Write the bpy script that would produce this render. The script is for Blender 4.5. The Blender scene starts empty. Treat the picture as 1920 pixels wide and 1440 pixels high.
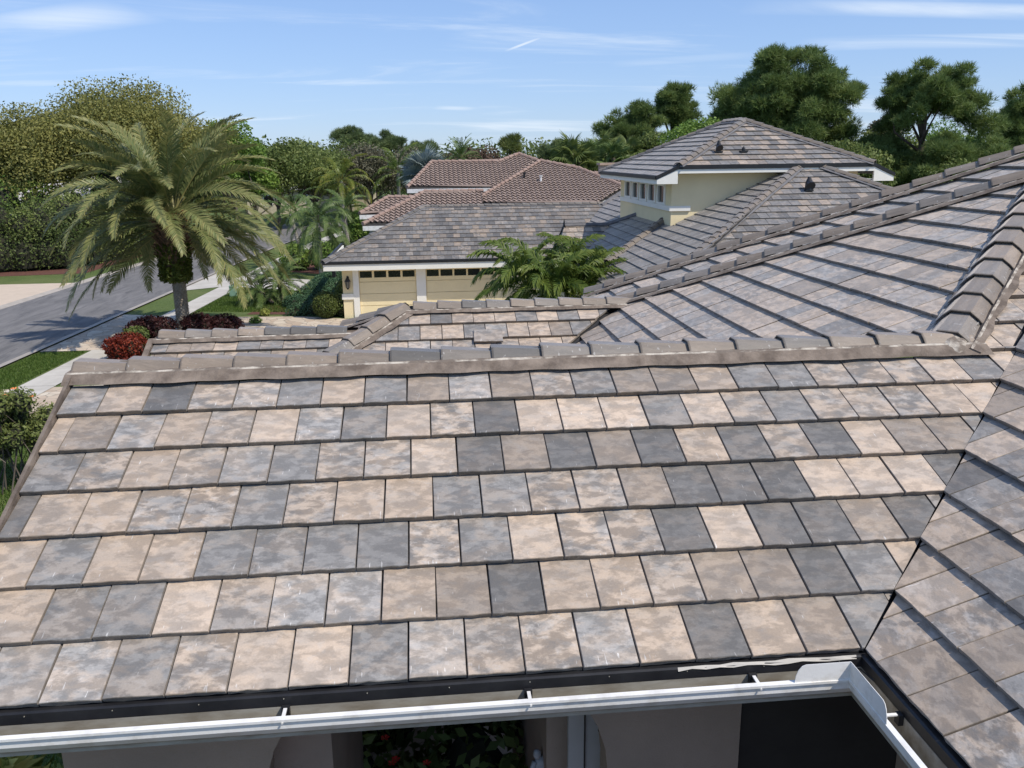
import bpy, bmesh, math, random
import numpy as np
from mathutils import Vector, Matrix

R_ = math.radians
sc = bpy.context.scene
col = sc.collection
rnd = random.Random(7)
nrg = np.random.default_rng(11)

# ---------------------------------------------------------------- camera
FPX = 1619.3
CAM = np.array([2.310, -6.308, 1.526])
_p, _y, _r = R_(14.7906), R_(-5.4470), R_(0.7003)
def _rot(p, y, r):
    right = np.array([math.cos(y), math.sin(y), 0.0])
    fwd = np.array([-math.sin(y)*math.cos(p), math.cos(y)*math.cos(p), -math.sin(p)])
    down = np.cross(fwd, right)
    return np.array([right*math.cos(r)+down*math.sin(r), -right*math.sin(r)+down*math.cos(r), fwd])
CR = _rot(_p, _y, _r)
cam = bpy.data.objects.new('camera', bpy.data.cameras.new('camera'))
col.objects.link(cam)
M = Matrix((( CR[0][0], -CR[1][0], -CR[2][0], CAM[0]),
            ( CR[0][1], -CR[1][1], -CR[2][1], CAM[1]),
            ( CR[0][2], -CR[1][2], -CR[2][2], CAM[2]),
            (0, 0, 0, 1)))
cam.matrix_world = M
cam.data.sensor_width = 36.0
cam.data.sensor_fit = 'HORIZONTAL'
cam.data.lens = FPX/1920*36.0
cam.data.clip_start = 0.05
cam.data.clip_end = 6000
sc.camera = cam

# ---------------------------------------------------------------- world, sun, exposure
SUN = Vector((0.49, -0.38, 0.82)).normalized()
elev = math.asin(SUN.z)
azim = math.atan2(SUN.x, SUN.y)
world = bpy.data.worlds.new('World'); sc.world = world
world.use_nodes = True
wn, wl = world.node_tree.nodes, world.node_tree.links
wn.clear()
w_out = wn.new('ShaderNodeOutputWorld'); w_bg = wn.new('ShaderNodeBackground')
w_sky = wn.new('ShaderNodeTexSky'); w_sky.sky_type = 'NISHITA'; w_sky.sun_disc = False
w_sky.sun_elevation = elev; w_sky.sun_rotation = azim
w_sky.air_density = 1.0; w_sky.dust_density = 0.15; w_sky.ozone_density = 4.5; w_sky.altitude = 0
w_tc = wn.new('ShaderNodeTexCoord'); w_sep = wn.new('ShaderNodeSeparateXYZ')
wl.new(w_tc.outputs['Generated'], w_sep.inputs[0])
def wmath(op, a, b=None, c=None):
    n = wn.new('ShaderNodeMath'); n.operation = op
    for i, v in enumerate((a, b, c)):
        if v is None: continue
        if isinstance(v, (int, float)): n.inputs[i].default_value = v
        else: wl.new(v, n.inputs[i])
    return n.outputs[0]
zz = wmath('MAXIMUM', wmath('ADD', w_sep.outputs[2], 0.09), 0.03)
cu = wmath('DIVIDE', w_sep.outputs[0], zz); cv_ = wmath('DIVIDE', w_sep.outputs[1], zz)
w_cmb = wn.new('ShaderNodeCombineXYZ')
wl.new(cu, w_cmb.inputs[0]); wl.new(cv_, w_cmb.inputs[1])
w_map = wn.new('ShaderNodeMapping'); w_map.inputs['Rotation'].default_value = (0, 0, R_(28))
w_map.inputs['Scale'].default_value = (0.42, 1.25, 1); w_map.inputs['Location'].default_value = (3.1, 0.4, 0)
wl.new(w_cmb.outputs[0], w_map.inputs[0])
w_n1 = wn.new('ShaderNodeTexNoise'); w_n1.inputs['Scale'].default_value = 1.0
w_n1.inputs['Detail'].default_value = 9; w_n1.inputs['Roughness'].default_value = 0.62
w_n1.inputs['Distortion'].default_value = 0.9
wl.new(w_map.outputs[0], w_n1.inputs[0])
w_n2 = wn.new('ShaderNodeTexNoise'); w_n2.inputs['Scale'].default_value = 0.35; w_n2.inputs['Detail'].default_value = 3
wl.new(w_cmb.outputs[0], w_n2.inputs[0])
w_r = wn.new('ShaderNodeMapRange'); w_r.inputs[1].default_value = 0.50; w_r.inputs[2].default_value = 0.80
w_r.interpolation_type = 'SMOOTHSTEP'
wl.new(wmath('ADD', w_n1.outputs[0], wmath('MULTIPLY', wmath('SUBTRACT', w_n2.outputs[0], 0.5), 0.55)), w_r.inputs[0])
w_mix = wn.new('ShaderNodeMix'); w_mix.data_type = 'RGBA'
w_mix.inputs['B'].default_value = (6.0, 6.6, 7.3, 1)
STREAKS = [(.453, 4.975, .621, 4.599, .020, 2, .75, False), (1.95, 4.64, 3.4, 4.20, .19, 2, 1.2, True), (1.4, 3.95, 3.3, 3.75, .15, 2, .9, True), (-2.1, 4.45, -1.15, 4.05, .24, 2, .9, True), (.08, 7.0, .42, 7.1, .12, 2, .45, False), (1.1, 5.3, 1.9, 4.9, .12, 2, .30, True)]
def streak(x0, y0, x1, y1, wd, soft, amt, nz=None):
    L_ = math.hypot(x1-x0, y1-y0); ux, uy = (x1-x0)/L_, (y1-y0)/L_
    a = wmath('ADD', wmath('MULTIPLY', wmath('SUBTRACT', cu, x0), ux/L_), wmath('MULTIPLY', wmath('SUBTRACT', cv_, y0), uy/L_))
    b = wmath('ADD', wmath('MULTIPLY', wmath('SUBTRACT', cu, x0), -uy/wd), wmath('MULTIPLY', wmath('SUBTRACT', cv_, y0), ux/wd))
    ea = wmath('SUBTRACT', 1.0, wmath('POWER', wmath('ABSOLUTE', wmath('MULTIPLY', wmath('SUBTRACT', a, 0.5), 2.0)), soft))
    eb = wmath('SUBTRACT', 1.0, wmath('MULTIPLY', b, b))
    m_ = wmath('MULTIPLY', wmath('MAXIMUM', ea, 0.0), wmath('MAXIMUM', eb, 0.0))
    m_ = wmath('MULTIPLY', wmath('MULTIPLY', m_, amt), nz if nz is not None else 1.0)
    return m_
w_nz = wn.new('ShaderNodeMapRange'); w_nz.inputs[1].default_value = 0.36; w_nz.inputs[2].default_value = 0.66
wl.new(w_n1.outputs[0], w_nz.inputs[0])
cl_all = wmath('MULTIPLY', w_r.outputs[0], 0.65)
for st_ in STREAKS:
    cl_all = wmath('MAXIMUM', cl_all, streak(*st_[:7], nz=(w_nz.outputs[0] if st_[7] else None)))
wl.new(cl_all, w_mix.inputs['Factor'])
w_tint = wn.new('ShaderNodeMix'); w_tint.data_type = 'RGBA'; w_tint.blend_type = 'MULTIPLY'
w_tint.inputs['Factor'].default_value = 1.0
w_tint.inputs['B'].default_value = (1.36, 1.66, 2.26, 1)
w_gam = wn.new('ShaderNodeGamma'); w_gam.inputs[1].default_value = 0.55
wl.new(w_sky.outputs[0], w_gam.inputs[0])
wl.new(w_gam.outputs[0], w_tint.inputs['A'])
wl.new(w_tint.outputs['Result'], w_mix.inputs['A'])
wl.new(w_mix.outputs['Result'], w_bg.inputs['Color'])
w_bg.inputs['Strength'].default_value = 0.123
wl.new(w_bg.outputs[0], w_out.inputs[0])

sun = bpy.data.objects.new('sun', bpy.data.lights.new('sun', 'SUN'))
col.objects.link(sun)
sun.data.energy = 3.7; sun.data.angle = R_(0.53); sun.data.color = (1.0, 0.925, 0.81)
sun.rotation_euler = SUN.to_track_quat('Z', 'Y').to_euler()
sun.location = (20, -20, 40)

sc.render.engine = 'CYCLES'
sc.view_settings.view_transform = 'Standard'
sc.view_settings.look = 'None'
sc.view_settings.gamma = 1.0
sc.view_settings.exposure = 0.25
sc.render.resolution_x = 1024; sc.render.resolution_y = 768

# ---------------------------------------------------------------- surveying helpers (photo point -> place in the world)
def ray(px, py):
    return np.array([(px-960)/FPX, (py-720)/FPX, 1.0]) @ CR
def bz(px, py, z=-5.4):
    d = ray(px, py); return CAM + d*(z-CAM[2])/d[2]
def by(px, py, Y):
    d = ray(px, py); return CAM + d*(Y-CAM[1])/d[1]
def bx(px, py, X):
    d = ray(px, py); return CAM + d*(X-CAM[0])/d[0]
def bpl(px, py, P0, n):
    d = ray(px, py); return CAM + d*((np.array(P0)-CAM)@n)/(d@n)
def proj(P):
    q = CR @ (np.array(P, float)-CAM); return (960+FPX*q[0]/q[2], 720+FPX*q[1]/q[2], q[2])
GZ = -5.4
TH = 0.42869; TT = math.tan(TH); EXPO = 0.36954; TW = 0.305

# ---------------------------------------------------------------- object helpers
def tag(o, label=None, cat=None, group=None, kind=None):
    if label: o['label'] = label
    if cat: o['category'] = cat
    if group: o['group'] = group
    if kind: o['kind'] = kind
    return o
def empty(name, loc=(0, 0, 0), label=None, cat=None, group=None, rz=0.0):
    o = bpy.data.objects.new(name, None); col.objects.link(o)
    o.location = [float(v) for v in loc]; o.rotation_euler = (0, 0, rz); o.empty_display_size = 0.3
    tag(o, label, cat, group); return o
class MB:
    """collects faces; built as ONE mesh"""
    def __init__(s): s.v = []; s.f = []; s.mi = []; s.a = []
    def add(s, vs, fs, mi=0, a=None):
        b = len(s.v); s.v.extend([tuple(float(q) for q in x) for x in vs])
        for f in fs: s.f.append(tuple(b+i for i in f)); s.mi.append(mi)
        s.a.extend([a if a is not None else 0.5]*len(vs))
    def box(s, p0, p1, mi=0):
        x0, y0, z0 = p0; x1, y1, z1 = p1
        vs = [(x0,y0,z0),(x1,y0,z0),(x1,y1,z0),(x0,y1,z0),(x0,y0,z1),(x1,y0,z1),(x1,y1,z1),(x0,y1,z1)]
        s.add(vs, [(0,3,2,1),(4,5,6,7),(0,1,5,4),(1,2,6,5),(2,3,7,6),(3,0,4,7)], mi)
    def prism(s, ring, off, mi=0):
        """ring of 3D points extruded by off"""
        n = len(ring); r = [np.array(p, float) for p in ring]; o = np.array(off, float)
        vs = r+[p+o for p in r]
        fs = [tuple(range(n-1, -1, -1)), tuple(range(n, 2*n))]+[(i, (i+1) % n, n+(i+1) % n, n+i) for i in range(n)]
        s.add(vs, fs, mi)
    def tube(s, pts, rad, n=7, mi=0, cap=True, a=None):
        pts = [np.array(p, float) for p in pts]; vs = []; fs = []
        if isinstance(rad, (int, float)): rad = [rad]*len(pts)
        for i, p in enumerate(pts):
            t = (pts[min(i+1, len(pts)-1)]-pts[max(i-1, 0)]); t = t/(np.linalg.norm(t)+1e-9)
            h = np.array([0, 0, 1.0]) if abs(t[2]) < 0.9 else np.array([1.0, 0, 0])
            u = np.cross(t, h); u /= np.linalg.norm(u); w = np.cross(t, u)
            for k in range(n):
                an = 2*math.pi*k/n; vs.append(p+rad[i]*(u*math.cos(an)+w*math.sin(an)))
        for i in range(len(pts)-1):
            for k in range(n):
                k2 = (k+1) % n; fs.append((i*n+k, i*n+k2, (i+1)*n+k2, (i+1)*n+k))
        if cap:
            fs.append(tuple(range(n))); fs.append(tuple(range((len(pts)-1)*n+n-1, (len(pts)-1)*n-1, -1)))
        s.add(vs, fs, mi, a)
    def sweep(s, path, prof, side, up, mi=0):
        """profile [(a,b)] swept along path points; side/up fixed vectors"""
        sd = np.array(side, float); u = np.array(up, float); n = len(prof); vs = []; fs = []
        for p in path:
            for a_, b_ in prof: vs.append(np.array(p, float)+sd*a_+u*b_)
        for i in range(len(path)-1):
            for k in range(n-1): fs.append((i*n+k, i*n+k+1, (i+1)*n+k+1, (i+1)*n+k))
        s.add(vs, fs, mi)
    def build(s, name, mats, parent=None, smooth=False, world=True, origin=None):
        me = bpy.data.meshes.new(name)
        vs = s.v
        if origin is not None: vs = [(x-origin[0], y-origin[1], z-origin[2]) for x, y, z in vs]
        me.from_pydata(vs, [], s.f); me.update()
        if not isinstance(mats, (list, tuple)): mats = [mats]
        for m in mats: me.materials.append(m)
        me.polygons.foreach_set('material_index', s.mi)
        at = me.attributes.new('cv', 'FLOAT', 'POINT'); at.data.foreach_set('value', s.a)
        if smooth: me.polygons.foreach_set('use_smooth', [True]*len(s.f))
        bm = bmesh.new(); bm.from_mesh(me); bmesh.ops.recalc_face_normals(bm, faces=bm.faces); bm.to_mesh(me); bm.free()
        o = link(name, me, parent, world)
        if origin is not None: o.location = origin
        return o

# ---------------------------------------------------------------- materials
def newmat(name):
    m = bpy.data.materials.new(name); m.use_nodes = True
    nt = m.node_tree; nt.nodes.clear()
    out = nt.nodes.new('ShaderNodeOutputMaterial')
    return m, nt.nodes, nt.links, out
def node(N, t, **k):
    n = N.new(t)
    for a, b in k.items():
        if a in n.inputs.keys() if hasattr(n.inputs, 'keys') else False: n.inputs[a].default_value = b
        else: setattr(n, a, b)
    return n
def mmath(N, L, op, a, b=None, clamp=False):
    n = N.new('ShaderNodeMath'); n.operation = op; n.use_clamp = clamp
    for i, v in enumerate((a, b)):
        if v is None: continue
        if isinstance(v, (int, float)): n.inputs[i].default_value = v
        else: L.new(v, n.inputs[i])
    return n.outputs[0]
def mixc(N, L, f, a, b, mode='MIX'):
    n = N.new('ShaderNodeMix'); n.data_type = 'RGBA'; n.blend_type = mode
    for key, v in (('Factor', f), ('A', a), ('B', b)):
        if isinstance(v, (int, float)): n.inputs[key].default_value = v
        elif isinstance(v, (tuple, list)): n.inputs[key].default_value = (*v, 1) if len(v) == 3 else v
        else: L.new(v, n.inputs[key])
    return n.outputs['Result']
def noise(N, L, vec, scale, detail=5, rough=0.55, dist=0.0):
    n = N.new('ShaderNodeTexNoise'); n.inputs['Scale'].default_value = scale
    n.inputs['Detail'].default_value = detail; n.inputs['Roughness'].default_value = rough
    n.inputs['Distortion'].default_value = dist
    if vec is not None: L.new(vec, n.inputs['Vector'])
    return n.outputs[0]
def mrange(N, L, v, a, b, c=0.0, d=1.0, smooth=False):
    n = N.new('ShaderNodeMapRange'); n.inputs[1].default_value = a; n.inputs[2].default_value = b
    n.inputs[3].default_value = c; n.inputs[4].default_value = d
    if smooth: n.interpolation_type = 'SMOOTHSTEP'
    L.new(v, n.inputs[0]); return n.outputs[0]
def bump(N, L, h, strength=0.3, dist=0.01):
    n = N.new('ShaderNodeBump'); n.inputs['Strength'].default_value = strength; n.inputs['Distance'].default_value = dist
    L.new(h, n.inputs['Height']); return n.outputs[0]
def principled(N, L, out, colr, rough=0.7, nrm=None, metallic=0.0, spec=0.5):
    b = N.new('ShaderNodeBsdfPrincipled')
    if isinstance(colr, (tuple, list)): b.inputs['Base Color'].default_value = (*colr[:3], 1)
    else: L.new(colr, b.inputs['Base Color'])
    if isinstance(rough, (int, float)): b.inputs['Roughness'].default_value = rough
    else: L.new(rough, b.inputs['Roughness'])
    b.inputs['Metallic'].default_value = metallic
    b.inputs['Specular IOR Level'].default_value = spec
    if nrm is not None: L.new(nrm, b.inputs['Normal'])
    L.new(b.outputs[0], out.inputs[0]); return b
def simple(name, c1, c2=None, scale=3.0, rough=0.7, bstr=0.15, bscale=None, metallic=0.0, spec=0.5, lo=0.35, hi=0.65, stretch=None):
    m, N, L, out = newmat(name)
    tc = N.new('ShaderNodeTexCoord'); vec = tc.outputs['Object']
    if stretch:
        mp = N.new('ShaderNodeMapping'); mp.inputs['Scale'].default_value = stretch; L.new(vec, mp.inputs[0]); vec = mp.outputs[0]
    n1 = noise(N, L, vec, scale, 6, 0.6)
    c = mixc(N, L, mrange(N, L, n1, lo, hi), c1, c2 or tuple(x*0.8 for x in c1))
    nb = noise(N, L, vec, bscale or scale*8, 4, 0.6)
    principled(N, L, out, c, rough, bump(N, L, nb, bstr, 0.01), metallic, spec)
    return m

# slate coloured concrete tile: tone (0 grey .. 1 tan), value, mottling, mean of the two from object colour / attribute
def slate_mat(name, joined):
    m, N, L, out = newmat(name)
    at = N.new('ShaderNodeAttribute'); at.attribute_name = 'tco'
    if joined:
        ac = N.new('ShaderNodeAttribute'); ac.attribute_name = 'tcol'; sepc = N.new('ShaderNodeSeparateColor')
        L.new(ac.outputs['Color'], sepc.inputs[0]); vec = at.outputs['Vector']
    else:
        oi = N.new('ShaderNodeObjectInfo'); sepc = N.new('ShaderNodeSeparateColor')
        L.new(oi.outputs['Color'], sepc.inputs[0])
        sc_ = mmath(N, L, 'MULTIPLY', oi.outputs['Random'], 91.0)
        va = N.new('ShaderNodeVectorMath'); va.operation = 'ADD'
        cb = N.new('ShaderNodeCombineXYZ'); L.new(sc_, cb.inputs[0]); L.new(sc_, cb.inputs[1]); L.new(sc_, cb.inputs[2])
        L.new(at.outputs['Vector'], va.inputs[0]); L.new(cb.outputs[0], va.inputs[1]); vec = va.outputs[0]
    tone, val, mot = sepc.outputs[0], sepc.outputs[1], sepc.outputs[2]
    mp = N.new('ShaderNodeMapping'); mp.inputs['Rotation'].default_value = (0, 0, R_(35)); mp.inputs['Scale'].default_value = (1.0, 1.7, 1.0)
    L.new(vec, mp.inputs[0])
    n1 = noise(N, L, mp.outputs[0], 4.6, 9, 0.60, 0.22)
    n2 = noise(N, L, mp.outputs[0], 8.0, 9, 0.64, 0.25)
    n3 = noise(N, L, vec, 90.0, 3, 0.6)
    e1 = mrange(N, L, n1, 0.39, 0.60, smooth=True)
    # tone: grey -> tan, patches by mottling
    tmix = mmath(N, L, 'ADD', tone, mmath(N, L, 'MULTIPLY', mmath(N, L, 'SUBTRACT', e1, 0.5), mmath(N, L, 'MULTIPLY', mot, 0.85)), True)
    c = mixc(N, L, tmix, (0.238, 0.228, 0.216), (0.440, 0.346, 0.262))
    e2 = mrange(N, L, n2, 0.43, 0.58, smooth=True)
    lm = mmath(N, L, 'ADD', 1.0, mmath(N, L, 'MULTIPLY', mmath(N, L, 'SUBTRACT', e2, 0.5), mmath(N, L, 'ADD', 0.06, mmath(N, L, 'MULTIPLY', mot, 0.60))))
    n6 = noise(N, L, vec, 2.6, 3, 0.6)
    lm2 = mmath(N, L, 'MULTIPLY', mmath(N, L, 'ADD', 0.80, mmath(N, L, 'MULTIPLY', n3, 0.32)), mmath(N, L, 'ADD', 0.86, mmath(N, L, 'MULTIPLY', n6, 0.22)))
    # pale lime bloom
    n4 = noise(N, L, mp.outputs[0], 6.5, 9, 0.66, 0.3)
    e4 = mmath(N, L, 'MULTIPLY', mrange(N, L, n4, 0.54, 0.62, smooth=True), mmath(N, L, 'MULTIPLY', mot, 0.50))
    c = mixc(N, L, e4, c, (0.43, 0.40, 0.37))
    # scuffs: tiny pale scratches running down the slope
    ms = N.new('ShaderNodeMapping'); ms.inputs['Scale'].default_value = (70.0, 9.0, 20.0); L.new(vec, ms.inputs[0])
    n5 = noise(N, L, ms.outputs[0], 1.0, 2, 0.5)
    sy_ = N.new('ShaderNodeSeparateXYZ'); L.new(at.outputs['Vector'], sy_.inputs[0])
    near = mrange(N, L, sy_.outputs[1], 0.015, 0.13, 0.06, 0.0) if not joined else 0.0
    e5 = mmath(N, L, 'MULTIPLY', mrange(N, L, mmath(N, L, 'ADD', n5, near), 0.735, 0.765), 0.62)
    c = mixc(N, L, e5, c, (0.66, 0.64, 0.61))
    tot = mmath(N, L, 'MULTIPLY', mmath(N, L, 'MULTIPLY', lm, lm2), mmath(N, L, 'MULTIPLY', val, 2.0))
    hs = N.new('ShaderNodeHueSaturation'); hs.inputs['Saturation'].default_value = 1.0
    L.new(c, hs.inputs['Color']); L.new(tot, hs.inputs['Value'])
    # weathered brown edges: sides and lips have raw concrete tint
    geo = N.new('ShaderNodeAttribute'); geo.attribute_name = 'edge'
    raw = mixc(N, L, mrange(N, L, noise(N, L, vec, 45, 4, 0.6), 0.3, 0.7), (0.034, 0.027, 0.021), (0.120, 0.094, 0.070))
    raw2 = mixc(N, L, 0.20, raw, hs.outputs[0], 'MIX')
    c2 = mixc(N, L, geo.outputs['Fac'], hs.outputs[0], raw2)
    h = mmath(N, L, 'ADD', mmath(N, L, 'MULTIPLY', n1, 1.0), mmath(N, L, 'ADD', mmath(N, L, 'MULTIPLY', n2, 0.5), mmath(N, L, 'MULTIPLY', n3, 0.14)))
    pb = principled(N, L, out, c2, mmath(N, L, 'ADD', 0.50, mmath(N, L, 'MULTIPLY', n2, 0.2)), bump(N, L, h, 0.55, 0.012), 0.0, 0.45)
    pb.inputs['Sheen Weight'].default_value = 0.45; pb.inputs['Sheen Roughness'].default_value = 0.45; pb.inputs['Sheen Tint'].default_value = (0.95, 0.86, 0.78, 1)
    return m
SLATE = slate_mat('slate_tile', False); SLATEJ = slate_mat('slate_tile_joined', True)
MORTAR = simple('mortar', (0.115, 0.088, 0.068), (0.245, 0.197, 0.158), 6, 0.9, 0.9, 34, lo=0.36, hi=0.66)
LIME = simple('lime_streak', (0.16, 0.13, 0.105), (0.50, 0.45, 0.38), 9, 0.9, 0.5, 40, lo=0.42, hi=0.60)
MORTARG = simple('mortar_grey', (0.115, 0.112, 0.118), (0.17, 0.165, 0.17), 5, 0.9, 0.4, 30)
FELT = simple('roof_felt', (0.020, 0.018, 0.017), (0.032, 0.030, 0.028), 4, 0.9)
BLACKM = simple('black_metal', (0.010, 0.010, 0.012), (0.020, 0.020, 0.022), 6, 0.45, 0.05)
WHITEM = simple('white_metal', (0.78, 0.77, 0.75), (0.52, 0.49, 0.44), 7, 0.45, 0.10, lo=0.48, hi=0.78)
GUTIN = simple('gutter_inside', (0.36, 0.34, 0.29), (0.20, 0.17, 0.125), 5, 0.6, 0.1, lo=0.35, hi=0.75, stretch=(1, 3, 3))
TRIM = simple('white_trim', (0.84, 0.82, 0.76), (0.80, 0.78, 0.71), 2, 0.6, 0.05)
STUCCO = simple('taupe_stucco', (0.34, 0.26, 0.20), (0.29, 0.225, 0.175), 2, 0.9, 0.35, 60)
YSTUCCO = simple('yellow_stucco', (0.84, 0.715, 0.45), (0.79, 0.67, 0.42), 1.5, 0.9, 0.25, 25)
GLASS = simple('window_glass', (0.008, 0.009, 0.011), (0.02, 0.021, 0.024), 3, 0.08, 0.0, spec=0.5)
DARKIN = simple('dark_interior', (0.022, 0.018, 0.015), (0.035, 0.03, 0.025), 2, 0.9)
ASPH = None
def asphalt():
    m, N, L, out = newmat('asphalt')
    tc = N.new('ShaderNodeTexCoord'); v = tc.outputs['Object']
    mp = N.new('ShaderNodeMapping'); mp.inputs['Scale'].default_value = (1.4, 0.28, 1); mp.inputs['Rotation'].default_value = (0, 0, R_(-28)); L.new(v, mp.inputs[0])
    a = noise(N, L, mp.outputs[0], 1.3, 8, 0.7, 0.8); b = noise(N, L, v, 22, 4, 0.7)
    c = mixc(N, L, mrange(N, L, a, 0.35, 0.68), (0.120, 0.116, 0.116), (0.215, 0.205, 0.200))
    c = mixc(N, L, mmath(N, L, 'MULTIPLY', mrange(N, L, a, 0.66, 0.72), 0.5), c, (0.24, 0.235, 0.24))
    mw = N.new('ShaderNodeMapping'); mw.inputs['Scale'].default_value = (0.9, 0.16, 1); mw.inputs['Rotation'].default_value = (0, 0, R_(-50)); L.new(v, mw.inputs[0])
    cr = noise(N, L, mw.outputs[0], 2.3, 3, 0.5, 1.2)
    c = mixc(N, L, mmath(N, L, 'MULTIPLY', mrange(N, L, cr, 0.60, 0.64), 0.35), c, (0.05, 0.05, 0.055))
    c = mixc(N, L, mmath(N, L, 'MULTIPLY', b, 0.25), c, (0.06, 0.06, 0.06))
    principled(N, L, out, c, 0.9, bump(N, L, b, 0.4, 0.02)); return m
ASPH = asphalt()
CONC = simple('concrete', (0.52, 0.49, 0.44), (0.42, 0.395, 0.35), 1.2, 0.9, 0.2, 30)
CURB = simple('kerb_concrete', (0.40, 0.36, 0.32), (0.32, 0.29, 0.25), 2.5, 0.9, 0.25, 30)
BEIGEP = simple('beige_drive', (0.56, 0.46, 0.36), (0.50, 0.41, 0.32), 2.0, 0.9, 0.3, 25)
def pavers():
    m, N, L, out = newmat('flagstone_pavers')
    tc = N.new('ShaderNodeTexCoord'); v = tc.outputs['Object']
    vo = N.new('ShaderNodeTexVoronoi'); vo.inputs['Scale'].default_value = 2.6; L.new(v, vo.inputs['Vector'])
    vd = N.new('ShaderNodeTexVoronoi'); vd.feature = 'DISTANCE_TO_EDGE'; vd.inputs['Scale'].default_value = 2.6; L.new(v, vd.inputs['Vector'])
    sp = N.new('ShaderNodeSeparateColor'); L.new(vo.outputs['Color'], sp.inputs[0])
    c = mixc(N, L, sp.outputs[0], (0.42, 0.33, 0.24), (0.62, 0.55, 0.44))
    c = mixc(N, L, mmath(N, L, 'MULTIPLY', sp.outputs[1], 0.3), c, (0.50, 0.36, 0.27))
    c = mixc(N, L, mrange(N, L, vd.outputs[0], 0.0, 0.05, 1.0, 0.0), c, (0.25, 0.21, 0.17))
    principled(N, L, out, c, 0.9, bump(N, L, vd.outputs[0], 0.3, 0.02)); return m
PAVE = pavers()
def grassmat(name='lawn_grass', k=1.0):
    m, N, L, out = newmat(name)
    tc = N.new('ShaderNodeTexCoord'); v = tc.outputs['Object']
    a = noise(N, L, v, 0.35, 6, 0.65, 0.5); b = noise(N, L, v, 9, 6, 0.75); d = noise(N, L, v, 2.2, 5, 0.7)
    c = mixc(N, L, mrange(N, L, b, 0.3, 0.7), (0.050*k, 0.080*k, 0.022*k), (0.125*k, 0.170*k, 0.050*k))
    c = mixc(N, L, mrange(N, L, a, 0.42, 0.70, 0, 0.55), c, (0.165*k, 0.180*k, 0.07*k))
    c = mixc(N, L, mrange(N, L, d, 0.55, 0.75, 0, 0.5), c, (0.045*k, 0.080*k, 0.018*k))
    principled(N, L, out, c, 0.85, bump(N, L, b, 0.8, 0.06), 0, 0.2); return m
LAWN = grassmat()
MULCH = simple('mulch', (0.075, 0.028, 0.018), (0.14, 0.055, 0.035), 9, 0.95, 0.6, 40)
def leafmat(name, ca, cb, cc, transl=0.34, rough=0.55):
    m, N, L, out = newmat(name)
    at = N.new('ShaderNodeAttribute'); at.attribute_name = 'cv'
    rp = N.new('ShaderNodeValToRGB'); rp.color_ramp.elements[0].color = (*ca, 1); rp.color_ramp.elements[1].color = (*cc, 1)
    e = rp.color_ramp.elements.new(0.5); e.color = (*cb, 1)
    L.new(at.outputs['Fac'], rp.inputs[0])
    b = N.new('ShaderNodeBsdfPrincipled'); L.new(rp.outputs[0], b.inputs['Base Color'])
    b.inputs['Roughness'].default_value = rough; b.inputs['Specular IOR Level'].default_value = 0.3
    t = N.new('ShaderNodeBsdfTranslucent'); L.new(rp.outputs[0], t.inputs[0])
    mx = N.new('ShaderNodeMixShader'); mx.inputs[0].default_value = transl
    L.new(b.outputs[0], mx.inputs[1]); L.new(t.outputs[0], mx.inputs[2]); L.new(mx.outputs[0], out.inputs[0])
    return m
LF_OAK = leafmat('oak_leaf', (0.102, 0.121, 0.035), (0.228, 0.231, 0.065), (0.365, 0.332, 0.104))
LF_GRN = leafmat('green_leaf', (0.070, 0.134, 0.026), (0.139, 0.236, 0.043), (0.268, 0.368, 0.074))
LF_DRK = leafmat('dark_leaf', (0.066, 0.099, 0.029), (0.136, 0.182, 0.050), (0.257, 0.293, 0.088))
LF_PINE = leafmat('pine_needle', (0.072, 0.115, 0.035), (0.150, 0.215, 0.062), (0.276, 0.338, 0.112), 0.34)
LF_FARP = leafmat('far_pine_needle', (0.072, 0.116, 0.052), (0.135, 0.187, 0.075), (0.247, 0.291, 0.113), 0.2)
LF_GREY = leafmat('bare_grey_leaf', (0.064, 0.060, 0.043), (0.112, 0.108, 0.068), (0.172, 0.158, 0.094), 0.1)
LF_BRN = leafmat('brown_leaf', (0.063, 0.042, 0.031), (0.119, 0.073, 0.050), (0.119, 0.133, 0.056), 0.1)
LF_RED = leafmat('red_leaf', (0.060, 0.010, 0.008), (0.180, 0.026, 0.014), (0.360, 0.070, 0.026), 0.2)
LF_MAR = leafmat('maroon_leaf', (0.016, 0.007, 0.008), (0.045, 0.013, 0.014), (0.085, 0.028, 0.024), 0.2)
LF_JUN = leafmat('juniper_leaf', (0.022, 0.050, 0.025), (0.050, 0.108, 0.049), (0.108, 0.190, 0.086), 0.1)
LF_BOX = leafmat('boxwood_leaf', (0.031, 0.049, 0.011), (0.070, 0.101, 0.021), (0.140, 0.161, 0.035), 0.15)
LF_HIB = leafmat('hibiscus_leaf', (0.078, 0.102, 0.026), (0.169, 0.204, 0.058), (0.299, 0.312, 0.111), 0.3)
LF_VAR = leafmat('variegated_leaf', (0.07, 0.11, 0.02), (0.26, 0.30, 0.06), (0.55, 0.52, 0.17), 0.3)
LF_PALM = leafmat('date_palm_frond', (0.083, 0.107, 0.036), (0.167, 0.201, 0.072), (0.342, 0.310, 0.122), 0.28, 0.45)
LF_PALMG = leafmat('green_palm_frond', (0.036, 0.067, 0.013), (0.093, 0.145, 0.027), (0.230, 0.266, 0.056), 0.3, 0.4)
LF_PALMD = leafmat('dark_palm_frond', (0.046, 0.083, 0.025), (0.099, 0.159, 0.047), (0.198, 0.248, 0.073), 0.25, 0.45)
LF_PALMY = leafmat('yellowing_palm_frond', (0.07, 0.11, 0.02), (0.14, 0.19, 0.03), (0.30, 0.25, 0.05), 0.3, 0.45)
LF_SILV = leafmat('silver_palm_frond', (0.14, 0.18, 0.165), (0.25, 0.30, 0.285), (0.38, 0.43, 0.41), 0.15, 0.5)
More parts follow.
